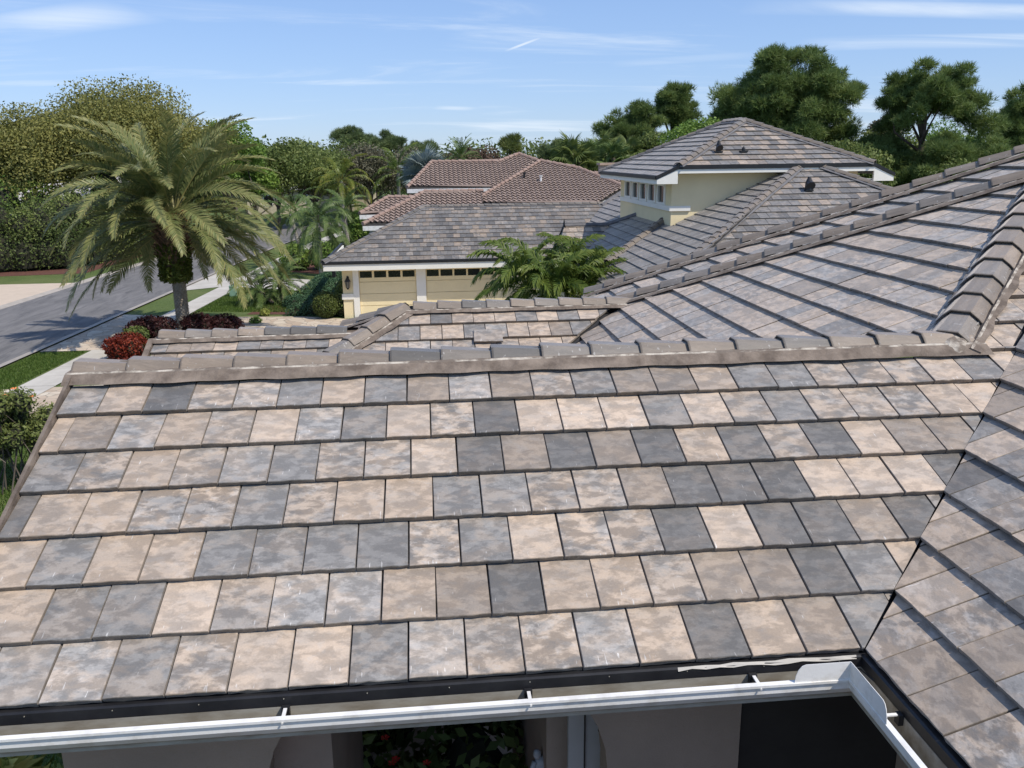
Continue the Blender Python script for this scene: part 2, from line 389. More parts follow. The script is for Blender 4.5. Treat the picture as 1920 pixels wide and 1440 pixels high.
LF_GRASS = leafmat('grass_blade', (0.045, 0.085, 0.014), (0.085, 0.150, 0.024), (0.150, 0.215, 0.045), 0.3)
BARK = simple('bark', (0.085, 0.068, 0.052), (0.15, 0.125, 0.10), 3, 0.95, 0.7, 14)
BARKD = simple('pine_bark', (0.075, 0.052, 0.040), (0.13, 0.095, 0.075), 3, 0.95, 0.7, 14)
PTRUNK = simple('palm_trunk', (0.24, 0.195, 0.145), (0.36, 0.31, 0.25), 6, 0.95, 0.6, 30)
GTRUNK = simple('grey_palm_trunk', (0.20, 0.185, 0.165), (0.30, 0.28, 0.25), 4, 0.9, 0.3, 20)
BOOT = simple('palm_boot', (0.085, 0.050, 0.032), (0.17, 0.105, 0.066), 8, 0.95, 0.6, 30)
RACH = simple('palm_rachis', (0.20, 0.185, 0.075), (0.26, 0.24, 0.11), 6, 0.6, 0.1)

# ---------------------------------------------------------------- roof tiles
FR = {}
def frame(face, th):
    c, s = math.cos(th), math.sin(th)
    if face == 'S': return np.array([1, 0, 0.]), np.array([0, c, s]), np.array([0, -s, c])
    if face == 'W': return np.array([0, -1., 0]), np.array([c, 0, s]), np.array([-s, 0, c])
    if face == 'N': return np.array([-1., 0, 0]), np.array([0, -c, s]), np.array([0, s, c])
    return np.array([0, 1., 0]), np.array([-c, 0, s]), np.array([s, 0, c])
def clip_rect(poly, x0, x1, y0, y1):
    def cl(P, f, inter):
        out = []
        for i in range(len(P)):
            a, b = P[i], P[(i+1) % len(P)]
            fa, fb = f(a), f(b)
            if fa >= 0: out.append(a)
            if (fa >= 0) != (fb >= 0):
                t = fa/(fa-fb); out.append((a[0]+(b[0]-a[0])*t, a[1]+(b[1]-a[1])*t))
        return out
    P = poly
    for f in (lambda q: q[0]-x0, lambda q: x1-q[0], lambda q: q[1]-y0, lambda q: y1-q[1]):
        if len(P) < 3: return []
        P = cl(P, f, None)
    Q = []
    for q in P:
        if not Q or math.hypot(q[0]-Q[-1][0], q[1]-Q[-1][1]) > 0.004: Q.append(q)
    if len(Q) > 1 and math.hypot(Q[0][0]-Q[-1][0], Q[0][1]-Q[-1][1]) < 0.004: Q.pop()
    return Q
def area2(P): return 0.5*sum(P[i][0]*P[(i+1) % len(P)][1]-P[(i+1) % len(P)][0]*P[i][1] for i in range(len(P)))
def tile_geo(P, hf, thick, fine, r):
    """P: CCW outline, y=0 is the lip. returns verts, faces, tco, edge"""
    pts = []
    n = len(P)
    for i in range(n):
        a, b = P[i], P[(i+1) % n]
        pts.append((a[0], a[1], abs(a[1]) < 1e-4))
        if fine and abs(a[1]) < 1e-4 and abs(b[1]) < 1e-4:
            m = max(2, int(abs(b[0]-a[0])/0.045))
            for k in range(1, m): pts.append((a[0]+(b[0]-a[0])*k/m, a[1], True))
    cx = sum(p[0] for p in pts)/len(pts); cy = sum(p[1] for p in pts)/len(pts)
    V = []; F = []; E = []; N = len(pts)
    H = lambda y: -hf*y/EXPO
    def js(): return r.uniform(-1, 1)
    jit = [(js(), js()) for _ in pts]
    if fine:
        for (x, y, lp), (ja, jb) in zip(pts, jit):
            d = math.hypot(cx-x, cy-y)+1e-6; s = 0.0045/d
            V.append((x+(cx-x)*s, y+(cy-y)*s+(0.002*ja if lp else 0), H(y)+(0.0008*jb if lp else 0))); E.append(0.0)
        for (x, y, lp), (ja, jb) in zip(pts, jit):
            V.append((x, y+(0.0035*ja if lp else 0), H(y)-0.005)); E.append(0.8)
        for (x, y, lp), (ja, jb) in zip(pts, jit):
            V.append((x, y+(0.004+0.004*jb if lp else 0), H(y)-thick-(0.0022*ja if lp else 0))); E.append(1.0)
        F.append(tuple(range(N)))
        for q in (0, 1):
            for i in range(N):
                j = (i+1) % N; F.append((q*N+j, q*N+i, (q+1)*N+i, (q+1)*N+j))
    else:
        for (x, y, lp) in pts: V.append((x, y, H(y))); E.append(0.0)
        for (x, y, lp) in pts: V.append((x, y, H(y)-0.002)); E.append(0.7)
        for (x, y, lp) in pts: V.append((x, y, H(y)-thick)); E.append(1.0)
        F.append(tuple(range(N)))
        for i in range(N):
            j = (i+1) % N; F.append((N+j, N+i, 2*N+i, 2*N+j))
    return V, F, [(v[0], v[1], v[2]) for v in V], E
TONES = {'g': (0.08, 0.46, 0.55), 'd': (0.08, 0.30, 0.45), 't': (0.90, 0.49, 0.50), 'c': (0.80, 0.60, 0.42),
         'm': (0.48, 0.49, 0.80), 'b': (0.68, 0.38, 0.42), 'l': (0.25, 0.60, 0.60)}
def tone(code, r):
    a, b, c = TONES[code]
    return (min(1, max(0, a+r.uniform(-0.07, 0.07))), b*r.uniform(0.93, 1.07), c*r.uniform(0.8, 1.2), 1.0)
def mesh_attr(me, tco, edge):
    a = me.attributes.new('tco', 'FLOAT_VECTOR', 'POINT'); a.data.foreach_set('vector', [q for t in tco for q in t])
    b = me.attributes.new('edge', 'FLOAT', 'POINT'); b.data.foreach_set('value', edge)
_shared = {}
class Roof:
    """one tiled roof: gathers every tile of its planes; the 300 that show largest become parts, the rest one joined part"""
    def __init__(s, owner, fine=True): s.owner = owner; s.t = []; s.fine = fine; s.deckmb = MB()
    def plane(s, poly, face, th, lip, uoff=0.0, weights='ggggttttccmmmmbdl', codes=None, rowoff=None, cull=True,
              hf=0.038, w=TW, expo=EXPO, stag=0.5, split=False, val=1.0, deck=0.062, seed=1, fine=None, stuff=False, rmin=None):
        U, Wv, Nn = frame(face, th); r = random.Random(seed)
        P3 = [np.array(p, float) for p in poly]; O = P3[0]
        O = O - Nn*0  # plane origin
        P2 = [((p-O)@U, (p-O)@Wv) for p in P3]
        if area2(P2) < 0: P2 = P2[::-1]
        s.deckmb.prism([O+U*x+Wv*y-Nn*deck for x, y in P2], -Nn*0.03)
        lw = (np.array(lip, float)-O)@Wv; lu = (np.array(lip, float)-O)@U+uoff
        ys = [p[1] for p in P2]; xs = [p[0] for p in P2]
        k0 = int(math.floor((min(ys)-lw)/expo))-1; k1 = int(math.ceil((max(ys)-lw)/expo))+1
        for k in range(k0, k1):
            if rmin is not None and k < rmin: continue
            yl = lw+k*expo
            so = (rowoff[k] if rowoff and k in rowoff else (stag*(k % 2)))*w
            i0 = int(math.floor((min(xs)-lu-so)/w))-1; i1 = int(math.ceil((max(xs)-lu-so)/w))+1
            for i in range(i0, i1):
                x0 = lu+so+i*w
                g = 0.0040
                rect = (x0+g, x0+w-g, yl, yl+expo+0.05)
                Q = clip_rect(P2, *rect)
                if len(Q) < 3: continue
                A = area2(Q)
                if abs(A) < 0.0015: continue
                if A < 0: Q = Q[::-1]
                if min(q[1] for q in Q) > yl+expo-0.01: continue
                full = abs(abs(A)-(w-2*g)*(expo+0.05)) < 1e-4
                cen = O+U*(x0+w/2)+Wv*(yl+expo/2)
                px, py, dz = proj(cen)
                vis = dz > 0.3 and -260 < px < 2180 and -200 < py < 1640
                if cull and not vis: continue
                org = O+U*x0+Wv*yl
                loc = [(q[0]-x0, q[1]-yl) for q in Q]
                corners = [proj(O+U*q[0]+Wv*q[1]) for q in Q]
                pa = abs(area2([(c[0], c[1]) for c in corners])) if all(c[2] > 0.2 for c in corners) else 0
                if not vis or not (-30 < px < 1950 and -30 < py < 1470) or stuff: pa = 0
                cd = None
                if codes and k in codes:
                    row, st = codes[k]
                    j = i-st
                    if 0 <= j < len(row): cd = row[j]
                if cd is None: cd = r.choice(weights)
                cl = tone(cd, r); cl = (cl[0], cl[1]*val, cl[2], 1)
                tl = r.uniform(-0.003, 0.005)
                s.t.append(dict(a=pa, org=org+Nn*tl, U=U, W=Wv, N=Nn, loc=loc, full=full, c=cl, hf=hf, w=w, sd=r.random(),
                                fine=s.fine if fine is None else fine, face=face, th=th))
    def finish(s, roofname='roof_deck', limit=300, deckmat=None):
        deck = s.deckmb.build(roofname, deckmat or FELT, s.owner)
        s.deck = deck
        s.t.sort(key=lambda q: -q['a'])
        n = 0; J = []
        for q in s.t:
            if n < limit and q['a'] > 60:
                n += 1
                key = None
                if q['full']:
                    key = (round(q['w'], 3), round(q['hf'], 3), q['fine'], int(q['sd']*10))
                if key and key in _shared: me = _shared[key]
                else:
                    r = random.Random(int(q['sd']*1e6)); L = q['loc']
                    V, F, T, E = tile_geo(L, q['hf'], 0.035, q['fine'], r)
                    me = bpy.data.meshes.new('roof_tile'); me.from_pydata(V, [], F); me.update(); mesh_attr(me, T, E)
                    me.materials.append(SLATE)
                    if key: _shared[key] = me
                o = bpy.data.objects.new('roof_tile', me); col.objects.link(o)
                o.parent = deck
                m = Matrix([[q['U'][i], q['W'][i], q['N'][i], q['org'][i]] for i in range(3)]+[[0, 0, 0, 1]])
                if n % 2 == 0 or True:
                    rz = (q['sd']-0.5)*0.016
                    m = m @ Matrix.Rotation(rz, 4, 'Z')
                o.matrix_parent_inverse = PINV(s.owner)
                o.matrix_basis = m
                o.color = q['c']
            else: J.append(q)
        if J:
            V = []; F = []; T = []; E = []; C = []
            for q in J:
                r = random.Random(int(q['sd']*1e6))
                v, f, t, e = tile_geo(q['loc'], q['hf'], 0.035, False, r)
                b = len(V); a = np.array(v)
                W = q['org']+a[:, :1]*q['U']+a[:, 1:2]*q['W']+a[:, 2:3]*q['N']
                V.extend(map(tuple, W.tolist())); F.extend([tuple(b+i for i in g) for g in f])
                o3 = q['sd']*91
                T.extend([(x+o3, y+o3, z+o3) for x, y, z in t]); E.extend(e); C.extend([q['c']]*len(v))
            me = bpy.data.meshes.new('small_roof_tiles'); me.from_pydata(V, [], F); me.update(); mesh_attr(me, T, E)
            ca = me.color_attributes.new('tcol', 'FLOAT_COLOR', 'POINT'); ca.data.foreach_set('color', [x for c in C for x in c])
            me.materials.append(SLATEJ)
            o = link('small_roof_tiles', me, deck); o['kind'] = 'stuff'
            o.matrix_parent_inverse = PINV(s.owner)
        return deck
def PINV(owner):
    m = Matrix.Identity(4)
    # all decks are built in world coordinates under an owner that only has a location
    if owner is not None: m = Matrix.Translation(-Vector(owner.location))
    return Matrix.Identity(4)

# world-space child: owner Empties carry only a location, so the child's inverse is a translation
def link(name, me, parent=None, world=True):
    o = bpy.data.objects.new(name, me); col.objects.link(o)
    if parent is not None:
        o.parent = parent
        if world:
            t = Vector((0, 0, 0)); p = parent
            if p.parent is None: t = Vector(p.location)      # a part of a thing
            if p.parent is not None: t = Vector((0, 0, 0))   # a sub-part: its part sits in world coordinates already
            o.matrix_parent_inverse = Matrix.Translation(-t)
    return o

def cap_mesh(L, wd, ht, taper=0.90, thick=0.013):
    """ridge cap: local x along the ridge (x=0 exposed low end), y across, z up; closed shell"""
    key = ('cap', round(L, 3), round(wd, 3), round(ht, 3))
    if key in _shared: return _shared[key]
    def prof(s, dz, th):
        w_, h_ = wd*s-th, ht*s-th
        return [(-w_, dz), (-w_*0.72, h_*0.55+dz), (-w_*0.40, h_+dz), (w_*0.40, h_+dz), (w_*0.72, h_*0.55+dz), (w_, dz)]
    V = []; F = []
    for x, s, dz in ((0, 1.0, 0.012), (0.015, 1.0, 0.013), (L, taper, -0.012)):
        for y, z in prof(s, dz, 0 if x > 0 else 0.003): V.append((x, y, z))
    for x, s, dz in ((0, 1.0, 0.012), (L, taper, -0.012)):
        for y, z in prof(s, dz, thick): V.append((x, y, z))
    n = 6
    for a in (0, 1):
        for i in range(n-1): F.append((a*n+i, a*n+i+1, (a+1)*n+i+1, (a+1)*n+i))
    for i in range(n-1): F.append((i, 3*n+i, 3*n+i+1, i+1))
    for i in range(n-1): F.append((3*n+i, 4*n+i, 4*n+i+1, 3*n+i+1))
    F.append((0, 6, 12, 24, 18)); F.append((5, 23, 29, 17, 11))
    me = bpy.data.meshes.new('ridge_cap'); me.from_pydata(V, [], F); me.update()
    T = [(v[0]*0.5, v[1]*1.4, v[2]) for v in V]; E = [0.0]*18+[1.0]*12
    for i in range(6): E[i] = 0.9
    mesh_attr(me, T, E); me.materials.append(SLATE)
    bm = bmesh.new(); bm.from_mesh(me); bmesh.ops.recalc_face_normals(bm, faces=bm.faces); bm.to_mesh(me); bm.free()
    _shared[key] = me; return me
CAPCOL = {'b': (0.78, 0.275, 0.2, 1), 'g': (0.26, 0.34, 0.2, 1), 'd': (0.12, 0.23, 0.10, 1), 't': (0.85, 0.35, 0.2, 1), 'n': (0.60, 0.30, 0.2, 1)}
def caps(roof, p0, p1, n=None, pitch=0.365, wd=0.14, ht=0.078, cols='bbng', up=(0, 0, 1), seed=3, val=1.0, lift=0.0, start=0.0):
    """ridge caps from the low, exposed end p0 to p1"""
    p0 = np.array(p0, float); p1 = np.array(p1, float); d = p1-p0; Lt = np.linalg.norm(d); d /= Lt
    up = np.array(up, float); side = np.cross(up, d); side /= np.linalg.norm(side); u2 = np.cross(d, side)
    r = random.Random(seed)
    n = n or max(1, int(round(Lt/pitch))); pt = Lt/n
    me = cap_mesh(pt+0.06, wd, ht)
    for i in range(n):
        o = bpy.data.objects.new('ridge_cap', me); col.objects.link(o); o.parent = roof
        org = p0+d*(pt*i)+u2*(lift+r.uniform(-0.003, 0.003))
        a = r.uniform(-0.018, 0.018)
        m = Matrix([[d[k], side[k], u2[k], org[k]] for k in range(3)]+[[0, 0, 0, 1]]) @ Matrix.Rotation(a, 4, 'Z')
        o.matrix_basis = m
        cc = cols[i] if len(cols) == n else r.choice(cols)
        c = CAPCOL[cc]; o.color = (min(1, max(0, c[0]+r.uniform(-.08, .08))), c[1]*r.uniform(0.92, 1.1)*val, c[2], 1)
def mortar(roof, p0, p1, slope, wd=0.13, out=0.24, outl=None, out1=None, mat=None, seed=5, th=0.012, drop=0.0, right=None, step=0.06):
    p0 = np.array(p0, float); p1 = np.array(p1, float); d = p1-p0; Lt = np.linalg.norm(d); d /= Lt
    side = np.cross(np.array([0, 0, 1.]), d); side /= np.linalg.norm(side); up = np.array([0, 0, 1.])
    r = random.Random(seed); mb = MB(); n = max(2, int(Lt/step)); ol = outl or out; ph = r.uniform(0, 9)
    V = []; F = []
    for i in range(n+1):
        p = p0+d*(Lt*i/n)
        j = lambda a: r.uniform(-a, a)
        wob = .010*math.sin(i*.9+ph)+.008*math.sin(i*.37+2*ph); tt = i/n; oo = out+((out1 or out)-out)*tt
        ri, ro = right if right else (-slope*wd+th, -slope*oo+0.004-drop)
        for a, z in ((-oo+wob+j(.003), ro), (-wd-0.024+j(.006), ri-.006), (-wd-0.004+j(.003), ri+.004+j(.003)), (-wd*0.6, -slope*wd+th*1.1), (wd*0.6, -slope*wd+th*1.1), (wd+0.004+j(.003), -slope*wd+th+.004+j(.003)), (wd+0.024+j(.006), -slope*wd+th-.006), (ol-wob+j(.003), -slope*ol+0.004-drop)):
            V.append(p+side*a+up*z)
    for i in range(n):
        for k in range(7): F.append((i*8+k, i*8+k+1, (i+1)*8+k+1, (i+1)*8+k))
    F.append(tuple(range(8))); F.append(tuple(range(n*8+7, n*8-1, -1)))
    mb.add(V, F); mb.mi = [1 if (q % 7 in (1, 5) and q < 7*n) else 0 for q in range(len(F))]
    return mb.build('mortar_bed', [mat or MORTAR, mat or LIME], roof, smooth=False)
# ================================================================ OUR HOUSE
house = empty('tiled_house', (3.5, 0, GZ), 'near house under mottled grey and tan flat tiles, with arched entry below its white gutter', 'house')
RF = Roof(house)
ST = EXPO*math.cos(TH)                       # plan step of a course
def zS(y, c=0.0): return TT*(y-c)
def zW(x, c): return TT*(x-c)
def PS(x, y, c=0.0): return (x, y, zS(y, c))
def PW(x, y, c): return (x, y, zW(x, c))
XL = -0.285; YE = -7*ST
codesA = {-1: ("gtdmlgtgblbmgbbtggmmmcg", -1), -2: ("tbltmclgcmdcccgcmgmmmt", -2), -3: ("gmtmlgmmcdbdbdtdmdcbb", -1),
          -4: ("dttmmgmttggmmbdddcccd", -2), -5: ("tgttggggmgcmmdcddbd", -1), -6: ("tggcmlltbdttmbbdg", -1), -7: ("llgmccglmmltdtbg", 0)}
offA = {-1: -.035, -2: .5, -3: .05, -4: .5, -5: 0, -6: .5, -7: -.015, 0: .5, 1: 0, 2: .5}
HC = 6.50                                    # hip line x - y
VC = 6.94                                    # valley line x - y
RF.plane([PS(XL+.012, YE), PS(VC+YE+0.0, YE), PS(VC+0.04, 0.02), PS(HC+.15, 0.02), PS(HC+.05, -.02), PS(XL+.012, -0.02)], 'S', TH, (0, 0, 0), codes=codesA, rowoff=offA, seed=2)
RF.plane([PS(HC+.12, 0.02), PS(VC, 0.02), PS(VC+3.4, 3.4), PS(HC+3.4, 3.4)], 'S', TH, (0, 0, 0), rowoff=offA, weights='ccgttm', seed=4)
# wing on the right, falling to the west; its courses meet the valley
DC = VC
RF.plane([PW(VC+YE, YE-.004, DC), PW(VC+3.4, 3.396, DC), PW(VC+3.4, -5.2, DC), PW(VC+YE, -5.2, DC)], 'W', TH, (VC+YE, -2.479, zW(VC+YE, DC)),
         rowoff={0: 0.0, 1: .5, 2: 0.03, 3: .5, 4: 0.0, 5: .5}, weights='ggdbmttmtcb', seed=6, codes={0: ("bbmmb", 0), 1: ("bgtmb", 0), 2: ("dtgtm", 0)})
# big slope C, falling to the west, between hip H and hip E
CC = 6.50; Cap_ = (9.50, 3.02)
def PC(x, y): return PW(x, y, CC)
RF.plane([PC(5.12, 6.28), PC(5.3, 6.42), PC(*Cap_), PC(6.62, 0.12), PC(6.52, 0.45), PC(2.98, 3.94)], 'W', TH, (5.424, 0, zW(5.424, CC)), weights='mmttttlcgtcmtlb', seed=8)
# wing G + K behind, facing us
GC = 7.40
def PG(x, y): return PS(x, y, GC)
RF.plane([PG(1.98, 6.06), PG(5.12, 6.06), PG(5.05, 6.16), PG(2.95, 3.94), PG(-0.1, 3.94)], 'S', TH, (2.012, 5.763, zS(5.763, GC)),
         codes={0: ("gtdtttgcgcg", -1), -1: ("gttglttbgt", -1)}, rowoff={0: 0, -1: .5, -2: -.05, -3: .5}, weights='ggttmmcl', seed=9)
RF.plane([PG(-1.41, 5.57), PG(1.50, 5.57), PG(1.42, 5.36), PG(0.0, 3.94), PG(-1.41, 3.94)], 'S', TH, (-1.211, 5.33, zS(5.33, GC)), rowoff={0: 0, -1: .5, -2: 0, -3: .5},
         codes={0: ("gbbtggmgc", -1)}, weights='ggttmmcb', seed=10)
# farther slope C2, falling west, seen in the gap between hips E and F
C2 = 6.80
def P2(x, y): return PW(x, y, C2)
F0 = (5.30, 8.12); F1 = (10.6, 4.05)
RF.plane([P2(F0[0]-.1, F0[1]+.05), P2(*F1), P2(F1[0]-1.2, F1[1]-1.7), P2(4.2, 6.9)], 'W', TH, (5.67, 0, zW(5.67, C2)), weights='mmgtlcgl', seed=12)
# hidden slopes: backs of the ridges, simple tiles
AP = 0.20
def PNa(x, y, c): return (x, y, -TT*(y-c))
RF.plane([PNa(XL, AP, 2*AP), PNa(6.7, AP, 2*AP), PNa(2.98, 3.94, 2*AP), PNa(XL, 3.94, 2*AP)], 'N', TH, PNa(0, AP+.1, 2*AP), stuff=True, fine=False, cull=False, hf=.02, seed=21)
zg = zS(6.18, GC)
RF.plane([(1.98, 6.20, zg), (5.2, 6.4, zg-.02), (5.2, 8.4, zg-TT*2.1), (-.2, 8.4, zg-TT*2.1)], 'N', TH, (2, 6.3, zg), stuff=True, fine=False, cull=False, hf=.02, seed=22)
RF.plane([(5.3, 6.45, zW(5.3, CC)), (Cap_[0], Cap_[1]+.05, zW(Cap_[0], CC)), (9.6, 6.2, zW(Cap_[0], CC)-TT*3.1), (5.4, 7.4, zW(5.3, CC)-TT*.9)], 'N', TH, (5.4, 6.9, 0), stuff=True, fine=False, cull=False, hf=.02, seed=23)
RF.plane([(F0[0], F0[1]+.1, zW(F0[0], C2)), (F1[0], F1[1]+.1, zW(F1[0], C2)), (F1[0], 8.6, zW(F1[0], C2)-TT*4.4), (F0[0], 8.9, zW(F0[0], C2)-TT*.7)], 'N', TH, (5.4, 8.9, 0), stuff=True, fine=False, cull=False, hf=.02, seed=24)
deck = RF.finish('roof_deck', 300)

# ridge caps and mortar
zr = zS(AP)+.012
zr = zS(AP)
mortar(deck, (XL-.05, AP, zr), (6.72, AP, zr), TT, wd=.14, out=.262, out1=.272, outl=.25, seed=31)
colsA = "bbbbbbbggdnnnbgnngn"
caps(deck, (XL-.02, AP, zr-.076), (6.61, AP, zr-.070), n=18, cols="bbbbbbdgdggnnggnnt", wd=.145, ht=.082, seed=32)
hipup = (-.35, -.35, 1)
def hipz(x): return zW(x, CC)
HK = 6.30
hz = lambda x: TT*(x-6.5)
mortar(deck, (6.42, 6.42-HK, hz(6.42)+.012), (9.55, 9.55-HK, hz(9.55)+.012), TT/1.414, wd=.19, out=.262, outl=.20, seed=33, right=(.035, .012))
caps(deck, (6.50, 6.50-HK, hz(6.50)-.015), (9.52, 9.52-HK, hz(9.52)-.015), n=12, cols="gnngtnntgbbn", wd=.195, ht=.125, seed=34)
# mortar blob closing the foot of the hip
mb = MB(); r = random.Random(61)
V = []; F = []; NB, NR = 18, 5
for i in range(NR+1):
    t = i/NR
    for k in range(NB):
        a = 2*math.pi*k/NB; rr = (.27-.17*t)*(1+.10*math.sin(3*a+1)+r.uniform(-.04, .04)); h = -.045+.105*math.sin(t*1.5)+r.uniform(-.006, .006)
        V.append((6.49+rr*math.cos(a)*.85+.03*t, .15+rr*math.sin(a)*.72+.05*t, h+.02))
for i in range(NR):
    for k in range(NB): F.append((i*NB+k, i*NB+(k+1) % NB, (i+1)*NB+(k+1) % NB, (i+1)*NB+k))
F.append(tuple(range(NR*NB, NR*NB+NB)))
mb.add(V, F); mb.build('mortar_bed', LIME, deck)
e0 = (5.13, 6.40, hipz(5.13)+.02); e1 = (Cap_[0]+.02, Cap_[1], hipz(Cap_[0])+.03)
mortar(deck, e0, e1, TT/1.414, wd=.14, out=.24, seed=35, )
caps(deck, (e0[0], e0[1], e0[2]-.02), (e1[0], e1[1], e1[2]-.02), n=15, cols="nbggbbgnbbnggbt", wd=.145, ht=.088, seed=36, val=1.0)
def f2z(x): return zW(x, C2)
g0 = (F0[0]-.25, F0[1]+.32, f2z(F0[0]-.25)+.02); g1 = (F1[0], F1[1]+.12, f2z(F1[0])+.03)
mortar(deck, g0, g1, TT/1.414, wd=.14, out=.25, seed=37, )
caps(deck, (g0[0], g0[1], g0[2]-.02), (g1[0], g1[1], g1[2]-.02), n=18, cols="gbbnbgbbnbbnbbnbbn", wd=.145, ht=.088, seed=38)
zg2 = zS(6.17, GC)+.012
mortar(deck, (1.95, 6.18, zg2), (5.2, 6.18, zg2), TT, wd=.13, out=.20, seed=39)
caps(deck, (2.07, 6.18, zg2-.045), (5.26, 6.18, zg2-.045), n=9, cols="bbdgtgnbn", wd=.135, ht=.085, seed=40)
# hip of G towards us, and its twin behind
def hipline(p_low, p_high, n, cols, seed, out=.24, wd=.15):
    mortar(deck, p_low, p_high, TT/1.414, wd=wd-.01, out=out, seed=seed, )
    caps(deck, (p_low[0], p_low[1], p_low[2]-.02), (p_high[0], p_high[1], p_high[2]-.02), n=n, cols=cols, wd=wd, ht=.088, seed=seed+1)
hipline((0.45, 4.64, zS(4.64, GC)), (1.90, 6.14, zS(6.14, GC)), 6, "bbgnbb", 41)
hipline((1.02, 7.04, zS(6.14, GC)-TT*.86), (1.90, 6.22, zS(6.14, GC)), 3, "bnd", 43)
RF2 = None
# the west-facing slope of G between its two hips
wl_ = MB(); wl_.add([(1.86, 6.18, zS(6.1, GC)-.01), (.2, 4.5, zS(4.45, GC)-.02), (.2, 7.9, zS(4.45, GC)-.02)], [(0, 1, 2)]); wl_.build('end_slope', MORTAR, deck)
# K ridge
zk = zS(5.70, GC)+.01
mortar(deck, (-1.43, 5.71, zk), (1.30, 5.71, zk), TT, wd=.13, out=.21, seed=45)
caps(deck, (-1.37, 5.71, zk-.045), (1.10, 5.71, zk-.045), n=7, cols="bgntddd", wd=.135, ht=.082, seed=46)
kb = MB(); kb.add([(-1.42, 5.75, zk), (1.3, 5.75, zk), (1.3, 7.4, zk-.75), (-1.42, 7.4, zk-.75)], [(0, 1, 2, 3)]); kb.build('rear_slope', FELT, deck)

# rake trim on the left of the main slope
def rake(x, y0, y1, c, w=.05):
    mb = MB()
    P = [(x, y0, zS(y0, c)), (x, y1, zS(y1, c))]
    mb.sweep(P, [(-w, -.10), (-w, .012), (w*.5, .016), (w*.5, -.06)], (1, 0, 0), (0, 0, 1))
    return mb.build('rake_trim', MORTAR, deck)
rake(XL-.004, YE-.01, .1, 0, .018)
rake(-1.45, 3.9, 5.6, GC)
# valley flashing
mb = MB()
for (a, b, c_) in (((VC+YE-.03, YE-.03), (VC+3.4, 3.4), 0), ):
    za, zb_ = zS(a[1])-.075, zS(b[1])-.075
    mb.add([(a[0]-.14, a[1]+.0, za+.0), (a[0], a[1], za-.02), (a[0]+.0, a[1]-.14, za), (b[0]-.14, b[1], zb_), (b[0], b[1], zb_-.02), (b[0], b[1]-.14, zb_)], [(0, 1, 4, 3), (1, 2, 5, 4)])
mb.build('valley_flashing', BLACKM, deck)
mb = MB(); a = PG(5.1, 6.2); b = PG(2.95, 3.94)
mb.add([(a[0]-.08, a[1], a[2]-.09), (a[0], a[1]-.0, a[2]-.1), (a[0]+.08, a[1], a[2]-.09), (b[0]-.08, b[1], b[2]-.09), (b[0], b[1], b[2]-.1), (b[0]+.08, b[1], b[2]-.09)], [(0, 1, 4, 3), (1, 2, 5, 4)])
mb.build('valley_flashing', BLACKM, deck)

# loose tile lying proud on wing G
U_, W_, N_ = frame('S', TH)
o3 = bpl(889, 640, np.array(PG(0, 5.9))+N_*.03, N_)
V, F, T, E = tile_geo([(0, 0), (.40, 0), (.40, .30), (0, .30)], .004, .026, True, random.Random(5))
me = bpy.data.meshes.new('loose_roof_tile'); me.from_pydata(V, [], F); me.update(); mesh_attr(me, T, E); me.materials.append(SLATE)
lt = bpy.data.objects.new('loose_roof_tile', me); col.objects.link(lt); lt.color = (.30, .47, .5, 1)
lt.matrix_world = Matrix([[U_[i], W_[i], N_[i], o3[i]] for i in range(3)]+[[0, 0, 0, 1]]) @ Matrix.Rotation(R_(-1.5), 4, 'Z') @ Matrix.Rotation(R_(-2), 4, 'X')
tag(lt, 'wide grey tile lying loose on top of the rear wing courses', 'roof tile')

# ---- gutter along the main eave (front lip at y=-2.50) and round the inside corner down the wing
def kprof(): return [(0.0, 0.0), (0.0, -.115), (.085, -.115), (.085, -.095), (.122, -.042), (.122, -.006), (.134, .002), (.134, .016), (.104, .018), (.104, .004)]
YB = YE-.022; ZG = -1.172
XC = VC+YE-.022-.0                          # back of wing gutter (x)
gut = MB()
# main run: out = -y. mitre at the corner
def run(pts_main):
    P = kprof(); n = len(P); V = []; F = []
    for (kind, s) in pts_main:
        for o_, z_ in P:
            if kind == 'm': V.append((s, YB-o_, ZG+z_))
            elif kind == 'c': V.append((XC-o_, YB-o_, ZG+z_))
            else: V.append((XC-o_, s, ZG+z_))
    for i in range(len(pts_main)-1):
        for k in range(n-1):
            F.append((i*n+k, i*n+k+1, (i+1)*n+k+1, (i+1)*n+k))
    return V, F, n
V, F, n = run([('m', -.75), ('m', 1.5), ('m', 3.0), ('c', 0), ('w', -3.4), ('w', -5.2)])
white = [f for i, f in enumerate(F) if (i % (n-1)) >= 3]; inner = [f for i, f in enumerate(F) if (i % (n-1)) < 3]
gut.add(V, white, 0); 
g_o = gut.build('gutter', [WHITEM, GUTIN], house)
gi = MB()
V2 = [(v[0]+(.0), v[1], v[2]+.004) for v in V]
gi.add(V, inner, 0)
# inside lining a hair in from the front wall
P = [(0.002, 0.0), (0.004, -.111), (.084, -.111), (.086, -.095), (.118, -.042), (.118, -.002)]
Vv = []; Ff = []; pm = [('m', -.75), ('m', 1.5), ('m', 3.0), ('c', 0), ('w', -3.4), ('w', -5.2)]
for (kind, s) in pm:
    for o_, z_ in P:
        Vv.append((s, YB-o_, ZG+z_) if kind == 'm' else ((XC-o_, YB-o_, ZG+z_) if kind == 'c' else (XC-o_, s, ZG+z_)))
for i in range(len(pm)-1):
    for k in range(5): Ff.append((i*6+k, i*6+k+1, (i+1)*6+k+1, (i+1)*6+k))
gi.add(Vv, Ff, 0)
gi.build('lining', GUTIN, g_o)
